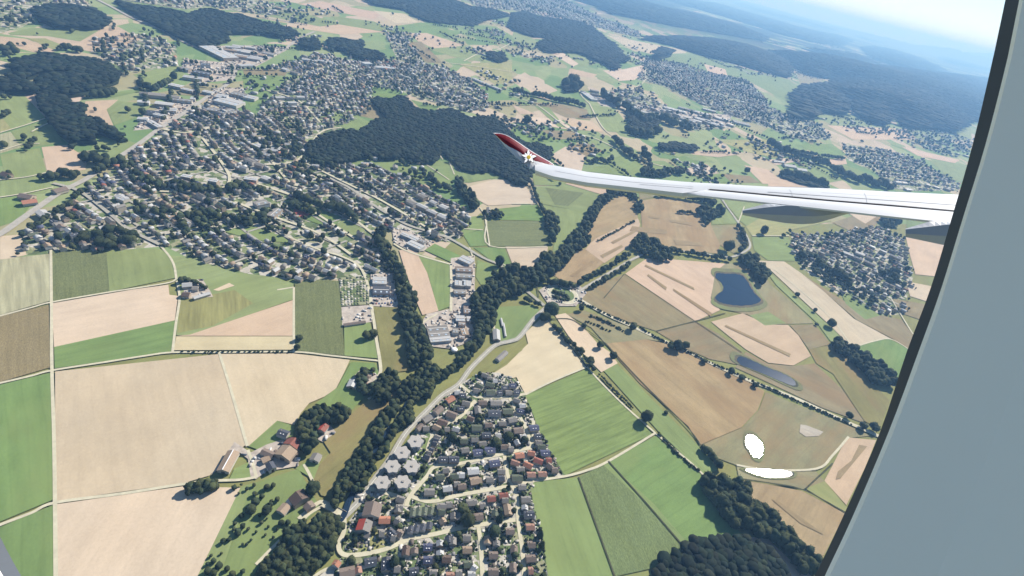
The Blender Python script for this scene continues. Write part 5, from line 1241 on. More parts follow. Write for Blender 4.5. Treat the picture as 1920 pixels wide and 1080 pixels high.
# the remaining houses of the towns as one mass
Vs = []; Fs = []; Cs = []; o = 0
for h_ in rest:
    if not (-30 < h_['px'] < 1900 and h_['py'] > -20): continue
    wV, wF, rV, rF = hgeo(h_); ca, sa = math.cos(h_['ang']), math.sin(h_['ang'])
    rc = np.array(RC[h_['c']][0])*random.uniform(.8, 1.15); wc = random.choice(WALLC)
    if h_['flat']:
        L, W = h_['L']/2, h_['W']/2; v1, f1 = box(-L, L, -W, W, 0, h_['h']); f1q = [f1[i] for i in (0, 2, 3, 4, 5)]; v2, f2 = box(-L-.2, L+.2, -W-.2, W+.2, h_['h']+.003, h_['h']+.5)
        parts = ((v1, f1q, wc), (v2, f2, rc))
    else: parts = ((wV, wF, wc), (rV, [rF[i] for i in (0, 1, 4, 5, 6, 7, 8, 9)], rc))
    for V, F, c in parts:
        V = np.array(V); Vw = np.c_[h_['x']+V[:, 0]*ca-V[:, 1]*sa, h_['y']+V[:, 0]*sa+V[:, 1]*ca, V[:, 2]+1.7]
        for f in F:
            if len(f) == 3: f = (f[0], f[1], f[2], f[2])
            Fs.append((f[0]+o, f[1]+o, f[2]+o)); 
            if f[3] != f[2]: Fs.append((f[0]+o, f[2]+o, f[3]+o))
        Vs.append(Vw); Cs.append(np.tile(c, (len(V), 1))); o += len(V)
me = npmesh('houses', np.concatenate(Vs), np.array(Fs), np.concatenate(Cs)); me.materials.append(M_HSTUFF)
tag(link('houses', me), 'dense mass of small grey, brown and white houses filling the distant towns', 'houses', None, 'stuff')

# six star-shaped apartment blocks
def apartment(x, y, lb):
    h = 9.5; c = at(x, y, h); d = depth(c); R = 14.9*d/FPX*1.02
    root = bpy.data.objects.new('apartment_block', None); COL.objects.link(root); root.location = (c[0], c[1], 1.7)
    tag(root, lb, 'apartment block', 'star-shaped apartment blocks')
    a0 = 0.35+random.uniform(-.06, .06); pts = []
    for k in range(6):
        t = a0+k*math.pi/3
        pts += [(R*math.cos(t-.10), R*math.sin(t-.10)), (R*math.cos(t+.10), R*math.sin(t+.10)), (R*.80*math.cos(t+math.pi/6), R*.80*math.sin(t+math.pi/6))]
    n = len(pts)
    def prism(name, sc, z0, z1, mat, col, par):
        V = [(px*sc, py*sc, z0) for px, py in pts]+[(px*sc, py*sc, z1) for px, py in pts]
        return link(name, pymesh(name, V, [tuple(range(n, 2*n)), tuple(range(n))[::-1]]+[(i, (i+1) % n, n+(i+1) % n, n+i) for i in range(n)]), mat, par, col)
    prism('wall', .93, 0, h-.1, M_WALL, C(200, 192, 180), root); ro = prism('roof', 1.0, h-.097, h+.6, M_ROOF, C(196, 190, 182), root)
    for z in (2.2, 5.2): prism('balcony_band', .99, z, z+.9, M_WALL, C(150, 150, 150), root)
    for z in (1.0, 3.9, 6.9): prism('window_band', .94, z, z+1.2, M_PANE, None, root)
    boxes('lift_head', [(-1.5, 1.5, -1.2, 1.2, h+.603, h+1.8)], M_WALL, ro, C(170, 165, 158))
for x, y, lb in [(779, 829, 'topmost of the six star-shaped apartment blocks'), (754, 850, 'second star-shaped apartment block from the top, by the road'), (736, 876, 'left block of the middle pair of star-shaped apartment blocks'),
                 (772, 876, 'right block of the middle pair of star-shaped apartment blocks'), (717, 906, 'left block of the bottom pair of star-shaped apartment blocks'), (755, 905, 'right block of the bottom pair of star-shaped apartment blocks')]: apartment(x, y, lb)

# slurry dome at the works
p = at(852, 656, 4); root = bpy.data.objects.new('storage_tank', None); COL.objects.link(root); root.location = (p[0], p[1], 1.7); tag(root, 'round white domed tank at the foot of the works beside the wood', 'tank')
V = []; F = []; n = 24; R = 5.5
prof = [(1, 0), (1, 3.5), (.92, 4.3), (.7, 5.1), (.4, 5.6), (0.02, 5.8)]
for r_, z in prof: V += [(R*r_*math.cos(2*math.pi*k/n), R*r_*math.sin(2*math.pi*k/n), z) for k in range(n)]
F = [(i*n+k, i*n+(k+1) % n, (i+1)*n+(k+1) % n, (i+1)*n+k) for i in range(1, 5) for k in range(n)]
link('dome', pymesh('dome', V, F), plainwhite, root); link('wall', pymesh('wall', V[:2*n], [(k, (k+1) % n, n+(k+1) % n, n+k) for k in range(n)]), M_WALL, root, WALLC[0])

# bridge over the stream
a_, b_ = at(606, 946), at(646, 968); c = (a_+b_)/2; v = (b_-a_)[:2]; Lb = np.hypot(*v)
root = bpy.data.objects.new('bridge', None); COL.objects.link(root); root.location = (c[0], c[1], 1.9); root.rotation_euler.z = math.atan2(v[1], v[0])
tag(root, 'small concrete road bridge over the stream between the farmhouse and the village', 'bridge')
boxes('deck', [(-Lb/2, Lb/2, -4.5, 4.5, 0, .5)], M_TRACK, root)
for s_ in (-1, 1): boxes('parapet', [(-Lb/2, Lb/2, s_*4.3-.2, s_*4.3+.2, .503, 1.5)], M_ROAD, root)

# cars on the car park beside the dark hall
CARC = [((.6, .6, .62), 'silver'), ((.7, .7, .7), 'white'), ((.05, .05, .06), 'black'), ((.25, .03, .03), 'red'), ((.05, .1, .3), 'blue')]
M_CAR = roof_mat('car_paint', False, .3)
bodyP = [(-2.1, .35), (-2.1, .85), (-1.6, 1.0), (-1.1, 1.42), (.6, 1.42), (1.2, .98), (2.0, .85), (2.15, .35)]
V = [(x, -.85, z) for x, z in bodyP]+[(x, .85, z) for x, z in bodyP]; n = len(bodyP)
ME_CAR = pymesh('body', V, [tuple(range(n))[::-1], tuple(range(n, 2*n))]+[(i, i+n, (i+1) % n+n, (i+1) % n) for i in range(n)][:]); ME_CAR.materials.append(M_CAR)
wv, wf = box(-1.25, .85, -.88, .88, 1.0, 1.32); ME_WIN = pymesh('window', wv, wf); ME_WIN.materials.append(M_PANE)
rows_ = [((700, 557), (742, 554)), ((701, 564), (742, 561)), ((700, 571), (744, 569))]
for ri, (p0, p1) in enumerate(rows_):
    A, B = at(*p0), at(*p1); nc = 9; ang = math.atan2(B[1]-A[1], B[0]-A[0])+math.pi/2; seen = defaultdict(int); lst = []
    for i in range(nc):
        if random.random() < .2: continue
        q = A+(B-A)*i/(nc-1); lst.append((q, random.choice(CARC)))
    tot = defaultdict(int)
    for q, c in lst: tot[c[1]] += 1
    for q, (cc, cn) in lst:
        seen[cn] += 1; root = bpy.data.objects.new('parked_car', None); COL.objects.link(root); root.location = (q[0], q[1], 1.75); root.rotation_euler.z = ang
        rn = ('back', 'middle', 'front')[ri]; lab = (f'only {cn} car' if tot[cn] == 1 else f'{ordw(seen[cn])} {cn} car from the left')+f' in the {rn} row by the dark arched hall'
        tag(root, lab, 'car', 'cars on the car park'); link('body', ME_CAR, None, root, cc); link('window', ME_WIN, None, root)

# ------------------------------------------------------------------ trees: the 300 that show largest stand alone
TH = {'round': 1.0, 'tall': 1.0, 'cone': 1.0, 'bush': 1.0}
vis = []
for t in TREES:
    p = np.array([t[0], t[1], 5.0]); q = to_px(p)[0]; d = depth(p); t += [q[0], q[1], t[2]/d]
vis = [t for t in TREES if -10 < t[6] < 1860 and -5 < t[7] < 1090]
solo = [t for t in vis if t[4].startswith('@')]; others = sorted([t for t in vis if not t[4].startswith('@')], key=lambda t: -t[8]*(0.6 if t[4].startswith('~') else 1))
ind = solo+others[:300-len(solo)]; mass = others[300-len(solo):]
cnt = defaultdict(list)
for t in ind:
    if not t[4].startswith('@'): cnt[t[4]].append(t)
lab = {}
for k, l in cnt.items():
    l.sort(key=lambda t: (t[6], t[7])); pl = k.replace('~', '')
    for i, t in enumerate(l): gd = 'garden tree' if k[0] == '~' else 'tree'; lab[id(t)] = f'only larger {gd} in {pl}' if len(l) == 1 else f'{ordw(i+1)} {gd} from the left in {pl}'
def zparams(t):
    k, r = t[3], t[2]
    return {'round': (r*1.15, r*.95), 'tall': (r*1.5, r), 'cone': (r*1.5, r*.9), 'bush': (r*.6, r*.6)}[k]
for i, t in enumerate(ind):
    x, y, r, k = t[:4]; ch, _ = zparams(t)
    root = bpy.data.objects.new('tree', None); COL.objects.link(root); root.location = (x, y, 1.6); root.rotation_euler.z = (i*2.4) % 6.28
    lb = t[4][1:] if t[4].startswith('@') else lab[id(t)]
    tag(root, lb, 'tree', 'trees along the stream, hedges and gardens')
    base = max(1.2, r*.35); c = link('crown', CR[k][i % 4], None, root, tuple(np.array(DARK[(i*7) % 6])*random.uniform(.85, 1.3)))
    c.location = (0, 0, base*.6+ch*.85); c.scale = (r*1.05, r*1.05*random.uniform(.9, 1.1), r*1.05)
    tr = link('trunk', TRK, None, root); tr.scale = (r*.55, r*.55, base+ch*.6)
V0, F0 = I2; V1, F1 = I1
def masstrees(ts, V0, F0):
    n = len(ts); a = np.array([[t[0], t[1], t[2]] for t in ts]); ch = np.array([zparams(t)[0] for t in ts])
    sc = rng.uniform(.75, 1.2, (n, len(V0), 1)); V = V0[None]*sc*a[:, 2, None, None]; st = np.array([{'round': 1, 'tall': 1.35, 'cone': 1.4, 'bush': .65}[t[3]] for t in ts]); V[:, :, 2] *= st[:, None]
    V[:, :, 0] += a[:, 0, None]; V[:, :, 1] += a[:, 1, None]; V[:, :, 2] += (ch*1.0+1.6)[:, None]
    base = np.array(DARK)[rng.integers(0, 6, n)]*rng.uniform(.75, 1.3, (n, 1))
    return V.reshape(-1, 3), (F0[None]+np.arange(n)[:, None, None]*len(V0)).reshape(-1, 3), np.repeat(base, len(V0), 0)
ma = [t for t in mass if t[8]*FPX > 4.0]; mb = [t for t in mass if t[8]*FPX <= 4.0]
A = masstrees(ma, V0, F0); B = masstrees(mb, V1, F1)
me = npmesh('trees', np.concatenate([A[0], B[0]]), np.concatenate([A[1], B[1]+len(A[0])]), np.concatenate([A[2], B[2]]), True); me.materials.append(M_LEAFS)
tag(link('trees', me), 'mass of dark trees scattered through towns, hedges and far fields', 'trees', None, 'stuff')
# garden shrubs and hedges of the near village
poly = P(VS[-1]); g = at([p[0] for p in poly], [p[1] for p in poly])[:, :2]
pts = rng.uniform(g.min(0), g.max(0), (7000, 2)); pts = pts[inpoly(pts, g)]
hx = np.array([[h_['x'], h_['y'], h_['L']/2] for h_ in near]); keep = np.ones(len(pts), bool)
for x, y, r in hx: keep &= np.hypot(pts[:, 0]-x, pts[:, 1]-y) > r*.8
pts = pts[keep]
def offroad(pts, m_):
    k_ = np.ones(len(pts), bool)
    for rg, wd in ROADG:
        if rg[:, 1].min() > 1200: continue
        k_ &= neardist(pts, rg) > wd/2+m_
    return k_
pts = pts[offroad(pts, 1.4)][:2300]
ts = [[x, y, abs(random.gauss(.75, .5))+.45, 'bush', '', 0, 0, 0, 0] for x, y in pts]
A = masstrees(ts, V1, F1); me = npmesh('shrubs', A[0], A[1], A[2]*1.5); me.materials.append(M_LEAFS)
tag(link('shrubs', me), 'garden shrubs and clipped hedges between the village houses', 'shrubs', None, 'stuff')
Vs = []; Fs = []; Cs = []; o = 0
pts = rng.uniform(g.min(0), g.max(0), (4200, 2)); pts = pts[inpoly(pts, g)]; keep = np.ones(len(pts), bool)
for x, y, r in hx: keep &= np.hypot(pts[:, 0]-x, pts[:, 1]-y) > r*1.05
pts = pts[keep]; pts = pts[offroad(pts, 1.8)][:1150]
for x, y in pts:
    l, w_, h = random.uniform(.8, 3.6), random.uniform(.7, 2.4), random.uniform(.05, 2.2)*random.random(); v_, f_ = box(-l, l, -w_, w_, 0, h+.1); a_ = .15+random.choice((0, 1.57))+random.uniform(-.2, .2)
    v_ = np.array(v_); Vs.append(np.c_[x+v_[:, 0]*math.cos(a_)-v_[:, 1]*math.sin(a_), y+v_[:, 0]*math.sin(a_)+v_[:, 1]*math.cos(a_), v_[:, 2]+1.7]); Fs += [tuple(i+o for i in f) for f in f_[1:]]
    Cs.append(np.tile(random.choice([C(214, 208, 194), C(190, 184, 172), C(228, 224, 216), C(120, 110, 100), C(96, 100, 96), C(150, 150, 148)]), (8, 1))); o += 8
me = npmesh('garden_clutter', np.concatenate(Vs), np.array(Fs), np.concatenate(Cs)); me.materials.append(M_HSTUFF)
tag(link('garden_clutter', me), 'patios, garden sheds and drives between the village houses', 'garden clutter', None, 'stuff')
# allotment plots
gq = P('636 522 692 518 692 572 640 575'); g = at([p[0] for p in gq], [p[1] for p in gq])[:, :2]
def q2(u, v): return (g[0]*(1-u)+g[1]*u)*(1-v)+(g[3]*(1-u)+g[2]*u)*v
Vs = []; Fs = []; Cs = []; o = 0
for i in range(9):
    for j in range(12):
        if random.random() < .2: continue
        a0 = q2((i+.1)/9, (j+.12)/12); a1 = q2((i+.85)/9, (j+.12)/12); a2 = q2((i+.85)/9, (j+.8)/12); a3 = q2((i+.1)/9, (j+.8)/12); hh = random.uniform(.2, 1.0)
        V = np.array([(*p, z) for z in (1.6, 1.6+hh) for p in (a0, a1, a2, a3)]); f = [(4, 5, 6, 7), (0, 1, 5, 4), (1, 2, 6, 5), (2, 3, 7, 6), (3, 0, 4, 7)]
        Vs.append(V); Fs += [tuple(k+o for k in q) for q in f]; Cs.append(np.tile(random.choice([C(110, 122, 84), C(136, 142, 100), C(98, 108, 78), C(176, 172, 146), C(204, 200, 188)]), (8, 1))); o += 8
me = npmesh('garden_plots', np.concatenate(Vs), np.array(Fs), np.concatenate(Cs)); me.materials.append(M_HSTUFF)
tag(link('garden_plots', me), 'grid of planted allotment plots between the maize field and the hall', 'garden plots', None, 'stuff')

Vs = []; Fs = []; Cs = []; o = 0
for l_ in FIELDS.strip().splitlines():
    if not l_.startswith('w '): continue
    gp = P(l_[2:]); gg = at([a_[0] for a_ in gp], [a_[1] for a_ in gp])[:, :2]; ar_ = abs(0.5*sum(gg[k-1][0]*gg[k][1]-gg[k][0]*gg[k-1][1] for k in range(len(gg)))); sc_ = max(1.0, np.hypot(*gg.mean(0))/1500)
    pts = rng.uniform(gg.min(0), gg.max(0), (int(min(900, ar_/(60*sc_*sc_))), 2)); pts = pts[inpoly(pts, gg)]
    for x, y in pts:
        l, w2, h = random.uniform(1, 4)*sc_, random.uniform(.8, 2)*sc_, random.uniform(.4, 2.6)*sc_**.5; v_, f_ = box(-l, l, -w2, w2, 0, h); a_ = .2+random.choice((0, 1.57))
        v_ = np.array(v_); Vs.append(np.c_[x+v_[:, 0]*math.cos(a_)-v_[:, 1]*math.sin(a_), y+v_[:, 0]*math.sin(a_)+v_[:, 1]*math.cos(a_), v_[:, 2]+1.7]); Fs += [tuple(i+o for i in f) for f in f_[1:]]
        Cs.append(np.tile(random.choice([C(226, 222, 214), C(206, 200, 190), C(110, 112, 114), C(140, 120, 104), C(232, 230, 226), C(90, 98, 110)]), (8, 1))); o += 8
me = npmesh('yard_clutter', np.concatenate(Vs), np.array(Fs), np.concatenate(Cs)); me.materials.append(M_HSTUFF)
tag(link('yard_clutter', me), 'stacks, containers and vehicles standing about the works yards', 'yard clutter', None, 'stuff')
# far mountains on the right of the horizon
def range_(name, x0, x1, D, H, seed, depth_=5000):
    r = np.random.default_rng(seed); n = 90; V = []
    a0 = ray(x0, 60); a1 = ray(x1, 90); t0 = math.atan2(a0[0], a0[1]); t1 = math.atan2(a1[0], a1[1])
    for k in range(n+1):
        u = k/n; th = t0+(t1-t0)*u; h = H*(math.sin(math.pi*min(1, u*1.0))**.6 if u > 0 and u < 1 else 0)*(.7+.2*math.sin(u*9+seed)+.1*math.sin(u*31+seed)+.05*r.normal())
        for dd, hh in ((0, -5), (depth_*.5, max(h, 0)), (depth_, -5)): V.append(((D+dd)*math.sin(th), (D+dd)*math.cos(th), hh))
    F = [(3*k+j, 3*k+3+j, 3*k+4+j, 3*k+1+j) for k in range(n) for j in (0, 1)]
    tag(link(name, pymesh(name, V, F), M_LEAF, None, (0.05, 0.07, 0.05)), kind='structure')
range_('hills', 1560, 2400, 36000, 640, 3); range_('hills', 1700, 2600, 44000, 900, 5); range_('hills', 1380, 1800, 33000, 260, 8)
#WING

# ------------------------------------------------------------------ the aircraft: wing and window surround
M_WHITE = plain('wing_paint', (0.55, 0.55, 0.545), 0.42, 0.4, var=0.05, sc=.5)
M_GAP = plain('gap_shade_and_outline', (0.06, 0.06, 0.065), 0.7, 0.2); M_SEAM = plain('panel_seam', (0.42, 0.43, 0.45), 0.6, 0.2)  # dark tone paints the shade in the flap gap, also inks petal outlines
M_FAIR = plain('fairing_shade_grey', (0.34, 0.35, 0.36), 0.4, 0.4); M_RED = plain('red_paint', C(140, 22, 42, 1.8), 0.4, 0.3, var=.05); M_YEL = plain('yellow_paint', C(250, 220, 60), 0.5, 0.2)  # fairing grey is darkened to paint in the shade on its side
# wing reference plane, fixed by three points seen from the seat at their real distances
Pa = atd(1795, 362, 20.0); Pb = atd(1010, 305, 31.0); Pc = atd(1795, 416, 17.5)
nrm = np.cross(Pb-Pa, Pc-Pa); nrm /= np.linalg.norm(nrm)
if nrm[2] < 0: nrm = -nrm
def onplane(x, y, lift=0.0):
    d = ray(x, y); o_ = Pa+nrm*lift; t = np.dot(o_-EYE, nrm)/np.dot(d, nrm); return EYE+d*t
def interp(tab, x): return float(np.interp(x, [t[0] for t in tab], [t[1] for t in tab]))
LE = [(1003, 307), (1040, 310), (1100, 322), (1185, 332), (1285, 341), (1440, 350), (1540, 352.5), (1683, 360), (1796, 365), (2100, 384)]
TE = [(1003, 319), (1035, 330), (1100, 342), (1185, 351), (1287, 363), (1347, 370), (1440, 380), (1540, 391), (1683, 407), (1796, 419), (2100, 455)]
GR = [(1352, 358), (1440, 366), (1560, 377), (1683, 387), (1796, 397), (2100, 424)]
wing = bpy.data.objects.new('airplane_wing', None); COL.objects.link(wing); wing.location = tuple(onplane(1796, 390)); tag(wing, 'white airliner wing reaching out from the window, with a red winglet bearing a flower emblem', 'airplane wing')
bpy.context.view_layer.update()
def wlink(name, V, F, mat, par=None):
    par = par or wing; me = pymesh(name, V, F); ob = link(name, me, mat, par)
    ob.matrix_parent_inverse = Matrix.Translation(-Vector(wing.location)) if par is wing else Matrix.Identity(4); 
    return ob
def skin(name, xs, top, bot, mat, thick=(0.30, 0.02), nseg=7, z=0.0, par=None):
    V = []; F = []; m_ = nseg+1
    for x in xs:
        a = onplane(x, interp(top, x), z); b = onplane(x, interp(bot, x), z)
        up = []; dn = []
        for k in range(m_):
            u = k/nseg; c = a+(b-a)*u; bow = math.sin(math.pi*u)
            up.append(c+nrm*(0.05*bow)); dn.append(c-nrm*(thick[0]*math.sin(math.pi*min(1, u*.8+.1))+thick[1]))
        V += up+dn[::-1]
    r = 2*m_
    for i in range(len(xs)-1):
        for k in range(r): F.append((i*r+k, i*r+(k+1) % r, (i+1)*r+(k+1) % r, (i+1)*r+k))
    F.append(tuple(range(r))); F.append(tuple((len(xs)-1)*r+k for k in range(r))[::-1])
    return wlink(name, V, F, mat, par)
xs = sorted(set(list(np.linspace(1003, 1100, 12))+list(np.linspace(1100, 2100, 40))+[1352.0]))
BOX = [(1003, 319), (1035, 330), (1100, 342), (1185, 351), (1287, 362.9), (1320, 355.2), (1352, 357)]+[(a_, b_-.6) for a_, b_ in GR[1:]]
skin('wing_box', xs, LE, BOX, M_WHITE, (0.45, 0.03))
FT = [(1289, 363.2), (1320, 356.2), (1352, 358.6)]+[(a_, b_+.9) for a_, b_ in GR[1:]]; FB = [(1289, 363.6), (1347, 370), (1440, 380), (1540, 391), (1683, 407), (1796, 419), (2100, 455)]
skin('flap', sorted([1289, 1300, 1310, 1320, 1335, 1352]+list(np.linspace(1370, 2100, 24))), FT, FB, M_WHITE, (0.16, 0.02), 5)
skin('flap_gap', list(np.linspace(1320, 2100, 30)), [(x, y-2.2) for x, y in FT], [(x, y+.6) for x, y in FT], M_GAP, (0.03, 0.01), 3, -0.03)
def seam(tab, wpx=.7, name='panel_seam'):
    x0, x1 = tab[0][0], tab[-1][0]; xs_ = np.linspace(x0, x1, 14); V = []
    for x in xs_:
        y = interp(tab, x); 
        u = (y-interp(LE, x))/max(1e-3, interp(BOX, x)-interp(LE, x)); bow = 0.05*math.sin(math.pi*max(0, min(1, u)))
        V += [onplane(x, y-wpx/2, bow+.006), onplane(x, y+wpx/2, bow+.006)]
    wlink(name, V, [(2*i, 2*i+1, 2*i+3, 2*i+2) for i in range(len(xs_)-1)], M_SEAM)
seam([(1440, 359), (1540, 366), (1683, 376), (1796, 384), (2100, 404)]); seam([(1540, 361), (1683, 369), (1796, 375), (2100, 392)], .5)
seam([(1040, 320), (1100, 331), (1185, 341), (1300, 350)], .5); seam([(1200, 345), (1300, 353)], .5)
def cross(x, y0, y1):
    V = [onplane(x, y0, .058), onplane(x+.8, y0, .058), onplane(x+8.8, y1, .058), onplane(x+8, y1, .058)]; wlink('panel_seam', V, [(0, 1, 2, 3)], M_SEAM)
for x in (1480, 1620): cross(x, interp(LE, x)+4, interp(GR, x)-4)
def fairing(xs_, top, mid, bot, d0):
    V = []; F = []; n = 0
    for x in xs_:
        t, m_, b = interp(top, x), interp(mid, x), interp(bot, x)
        base = np.dot(onplane(x, min(t, 400+0*x))-EYE, cF)
        dep = d0+(x-xs_[0])*(-0.004)
        wd = .05+.42*math.sin(math.pi*min(1, (x-xs_[0])/(xs_[-1]-xs_[0])*.55+.04))
        ring = [(x, t, dep+wd), (x, m_, dep), (x, m_+(b-m_)*.55, dep-.03), (x, b, dep+wd*.35), (x, b-(b-m_)*.12, dep+wd), (x, m_, dep+wd*1.15)]
        V += [atd(*q) for q in ring]; n = len(ring)
    for i in range(len(xs_)-1):
        for k in range(n): F.append((i*n+k, i*n+(k+1) % n, (i+1)*n+(k+1) % n, (i+1)*n+k))
    F.append(tuple(range(n))); F.append(tuple((len(xs_)-1)*n+k for k in range(n))[::-1])
    return wlink('flap_fairing', V, F, M_FAIR)
fd1 = float(np.dot(onplane(1440, 380)-EYE, cF)); fd2 = float(np.dot(onplane(1760, 415)-EYE, cF))
fairing(np.linspace(1392, 1608, 22), [(1392, 393.6), (1420, 386), (1437, 381.5), (1500, 386), (1608, 396)], [(1392, 395), (1432, 389.5), (1477, 385), (1500, 386.5), (1608, 398)],
        [(1392, 403), (1430, 411), (1470, 418), (1500, 420.5), (1530, 419), (1560, 410), (1585, 402), (1608, 398.5)], fd1-.25)
fairing(np.linspace(1698, 1930, 22), [(1698, 428.6), (1747, 414), (1775, 415.5), (1930, 432)], [(1698, 430), (1747, 424.5), (1781, 420.5), (1800, 421), (1930, 436)],
        [(1698, 444.5), (1767, 459), (1830, 468), (1880, 455), (1930, 437)], fd2-.25)
# winglet
WU = [(925, 249), (935, 249.3), (945, 251), (955, 255.5), (970, 265), (985, 275.5), (1000, 285.5), (1015, 294), (1030, 302.5), (1041, 310)]
WL = [(925, 249.6), (932, 256), (940, 266), (950, 277), (960, 287.5), (970, 297), (980, 305), (990, 312.5), (1003, 319.5), (1022, 326), (1041, 331.5)]
WM = [(925, 249.5), (932, 255.6), (938, 262), (955, 277), (977, 290), (985, 297), (1000, 304), (1020, 307.5), (1043, 311.6)]
d30 = float(np.dot(onplane(1010, 312)-EYE, cF))
def wdep(x): return d30+(1010-x)*0.012
def lean(x): return 1.5*max(0, (x-925)/116)**1.2
def kk(x, y):
    t, b = interp(WU, x), interp(WL, x); return (y-t)/max(.5, b-t)
def wl(name, xs_, top, bot, mat, off=0.0, th=0.14, ns=4):
    V = []; F = []; m_ = ns+1
    for x in xs_:
        t, b = interp(top, x), interp(bot, x); D = wdep(x)-off
        f = [atd(x, t+(b-t)*k/ns, D-.10*math.sin(math.pi*k/ns)+lean(x)*(1-kk(x, t+(b-t)*k/ns))) for k in range(m_)]; g2 = [atd(x, t+(b-t)*k/ns, D+th+.08*math.sin(math.pi*k/ns)+lean(x)*(1-kk(x, t+(b-t)*k/ns))) for k in range(m_)]
        V += f+g2[::-1]
    r = 2*m_
    for i in range(len(xs_)-1):
        for k in range(r): F.append((i*r+k, i*r+(k+1) % r, (i+1)*r+(k+1) % r, (i+1)*r+k))
    F.append(tuple(range(r))); F.append(tuple((len(xs_)-1)*r+k for k in range(r))[::-1])
    return wlink(name, V, F, mat)
wx = [925, 928, 932, 936, 941, 948, 956, 965, 975, 985, 995, 1003, 1012, 1022, 1030, 1038]
wg = wl('winglet', wx, WU, WL, M_WHITE)
wl('winglet_panel', [926, 929, 932, 936, 941, 948, 956, 965, 975, 985, 995, 1003, 1012, 1022, 1030, 1037], [(x, y+1.1) for x, y in WU], WM, M_RED, 0.05, 0.03)
# flower emblem: pointed white petals with a yellow heart, a thin raised decal on the winglet
cx, cy = 991.5, 294.5; M_PETAL = plain('petal_white', (0.9, 0.9, 0.88), .5, .2)
def decal(name, pts, mat, D):
    E_ = [D+(wdep(x)-wdep(cx))+lean(x)*(1-kk(x, y)) for x, y in pts]; V = [atd(x, y, e_) for (x, y), e_ in zip(pts, E_)]+[atd(x, y, e_+.02) for (x, y), e_ in zip(pts, E_)]; n = len(pts)
    return wlink(name, V, [tuple(range(n))]+[(i, n+i, n+(i+1) % n, (i+1) % n) for i in range(n)], mat)
De = wdep(cx)-.27
for k, (an, ln) in enumerate([(-95, 12.5), (-48, 8), (-8, 13.2), (25, 8), (48, 12), (80, 7.5), (128, 12.5), (160, 8), (197, 13), (226, 10)]):
    t = math.radians(an); ln *= 1.12; w2 = .42; pts = [(cx, cy)]
    for u, ww in ((.35, .30), (.62, .26), (1.0, 0.0), (.62, -.26), (.35, -.30)):
        pts.append((cx+ln*u*math.cos(t+ww), cy+ln*u*math.sin(t+ww)))
    decal('emblem_petal', pts, M_PETAL, De-.004*k)
    decal('petal_outline', [(cx+(x-cx)*1.13+.25, cy+(y-cy)*1.13+.35) for x, y in pts], M_GAP, De+.035)
decal('emblem_heart', [(cx+4.0*math.cos(k*.52), cy+3.8*math.sin(k*.52)) for k in range(12)], M_YEL, De-.04)
for k in range(5): decal('emblem_seed', [(cx+1.7*math.cos(k*1.256)+.8*math.cos(j*1.05), cy+1.7*math.sin(k*1.256)+.8*math.sin(j*1.05)) for j in range(6)], plain('seed_yellow', C(226, 180, 40), .5), De-.06)

# window surround of the cabin: opening outline, dark rubber seal, wall panel
M_SEAL = plain('rubber_seal', (0.075, 0.085, 0.10), 0.6, 0.2, var=.08, sc=8); M_PANEL = plain('cabin_panel', (0.90, 0.84, 0.70), 0.75, 0.1, var=.015, sc=3); M_LIP = plain('panel_lip', (0.88, 0.86, 0.80), 0.6, 0.2)
OUT = [(1885, 0), (1865, 95), (1824, 270), (1784, 410), (1745, 540), (1700, 660), (1650, 810), (1580, 970), (1525, 1085), (1440, 1250), (1300, 1420), (1100, 1540), (850, 1580), (600, 1540), (380, 1440), (200, 1300), (100, 1180), (42, 1084), (2, 1010), (-60, 880), (-140, 640), (-200, 300), (-200, -100), (-100, -420), (150, -620), (600, -720), (1100, -720), (1500, -640), (1760, -480), (1880, -260), (1898, -100)]
INN = [(1911, 0), (1890, 105), (1848, 270), (1805, 410), (1765, 540), (1722, 660), (1666, 810), (1598, 970), (1544, 1085), (1462, 1262), (1316, 1442), (1108, 1566), (850, 1608), (590, 1566), (362, 1462), (176, 1316), (70, 1196), (12, 1090), (-30, 1022), (-92, 890), (-172, 644), (-232, 304), (-232, -106), (-128, -440), (134, -648), (594, -752), (1104, -752), (1512, -670), (1784, -502), (1908, -272), (1926, -104)]
def sm(l): 
    a = np.array(l+l[:3], float); r = cr(a, 4); return [tuple(q) for q in r[4:-8]][:len(l)*4]
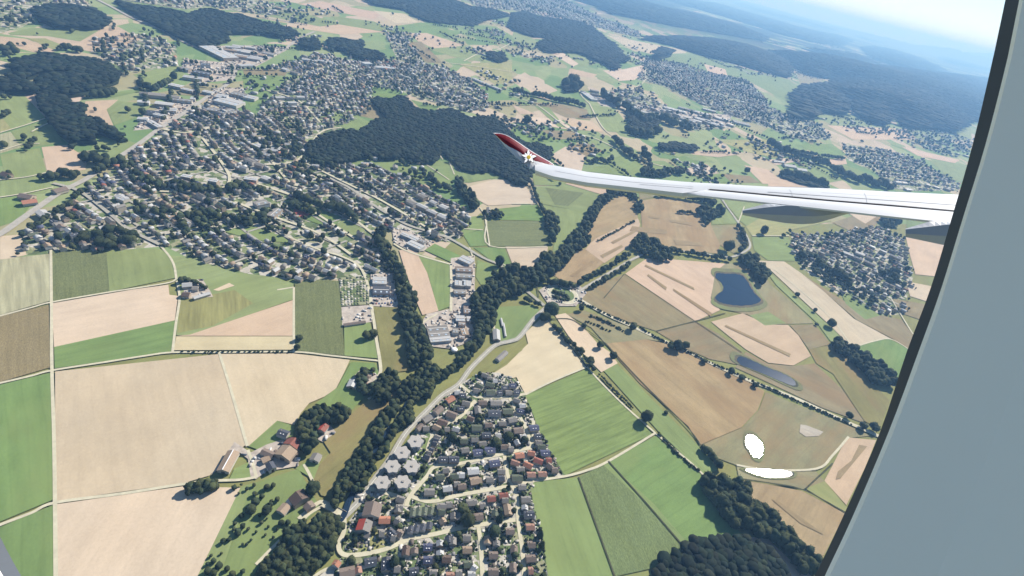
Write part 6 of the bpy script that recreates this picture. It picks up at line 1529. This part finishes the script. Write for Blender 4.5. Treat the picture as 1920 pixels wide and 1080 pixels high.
OUT, INN = sm(OUT), sm(INN); n = len(OUT)
fr = bpy.data.objects.new('cabin_window_frame', None); COL.objects.link(fr); fr.location = tuple(EYE+cF*.5); tag(fr, 'blue-grey cabin wall panel around the airplane window with its dark rubber seal', 'window frame')
def flink(name, V, F, mat, sm_=True):
    ob = link(name, pymesh(name, V, F), mat, fr); ob.matrix_parent_inverse = Matrix.Translation(-Vector(fr.location)); return ob
def ringm(name, rings, mat):
    V = []; 
    for r_, D in rings: V += [atd(x, y, D) for x, y in r_]
    F = [(j*n+k, j*n+(k+1) % n, (j+1)*n+(k+1) % n, (j+1)*n+k) for j in range(len(rings)-1) for k in range(n)]
    return flink(name, V, F, mat)
LIPR = [(x+(8 if x > 960 else -8)*1.0, y+(3 if y > 540 else -3)) for x, y in INN]
FARR = [((x-960)*2.6+960, (y-540)*2.6+540) for x, y in INN]
MIDR = [((x-960)*1.25+960, (y-540)*1.25+540) for x, y in INN]
ringm('rubber_seal', [(OUT, .50), (OUT, .485), (INN, .470), (INN, .50), (OUT, .50)], M_SEAL)
ringm('panel_lip', [(INN, .468), (INN, .462), (LIPR, .455), (LIPR, .468)], M_LIP)
ringm('wall_panel', [(LIPR, .454), (MIDR, .44), (FARR, .43), (FARR, .47), (LIPR, .4665)], M_PANEL)

# ------------------------------------------------------------------ haze
mt = bpy.data.materials.new('haze'); mt.use_nodes = True; t = mt.node_tree
for nd in list(t.nodes):
    if nd.type == 'BSDF_PRINCIPLED': t.nodes.remove(nd)
pv = t.nodes.new('ShaderNodeVolumePrincipled'); pv.inputs['Color'].default_value = (0.27, 0.56, 1.0, 1); pv.inputs['Absorption Color'].default_value = (0.42, 0.42, 0.42, 1); pv.inputs['Density'].default_value = HAZE; pv.inputs['Anisotropy'].default_value = 0.12
t.links.new(pv.outputs[0], t.nodes['Material Output'].inputs['Volume'])
v, f = box(-64000, 64000, -64000, 64000, -10, 960)
tag(link('haze', pymesh('haze', v, f), mt), 'thin blue summer haze over the whole country', 'haze', None, 'stuff')
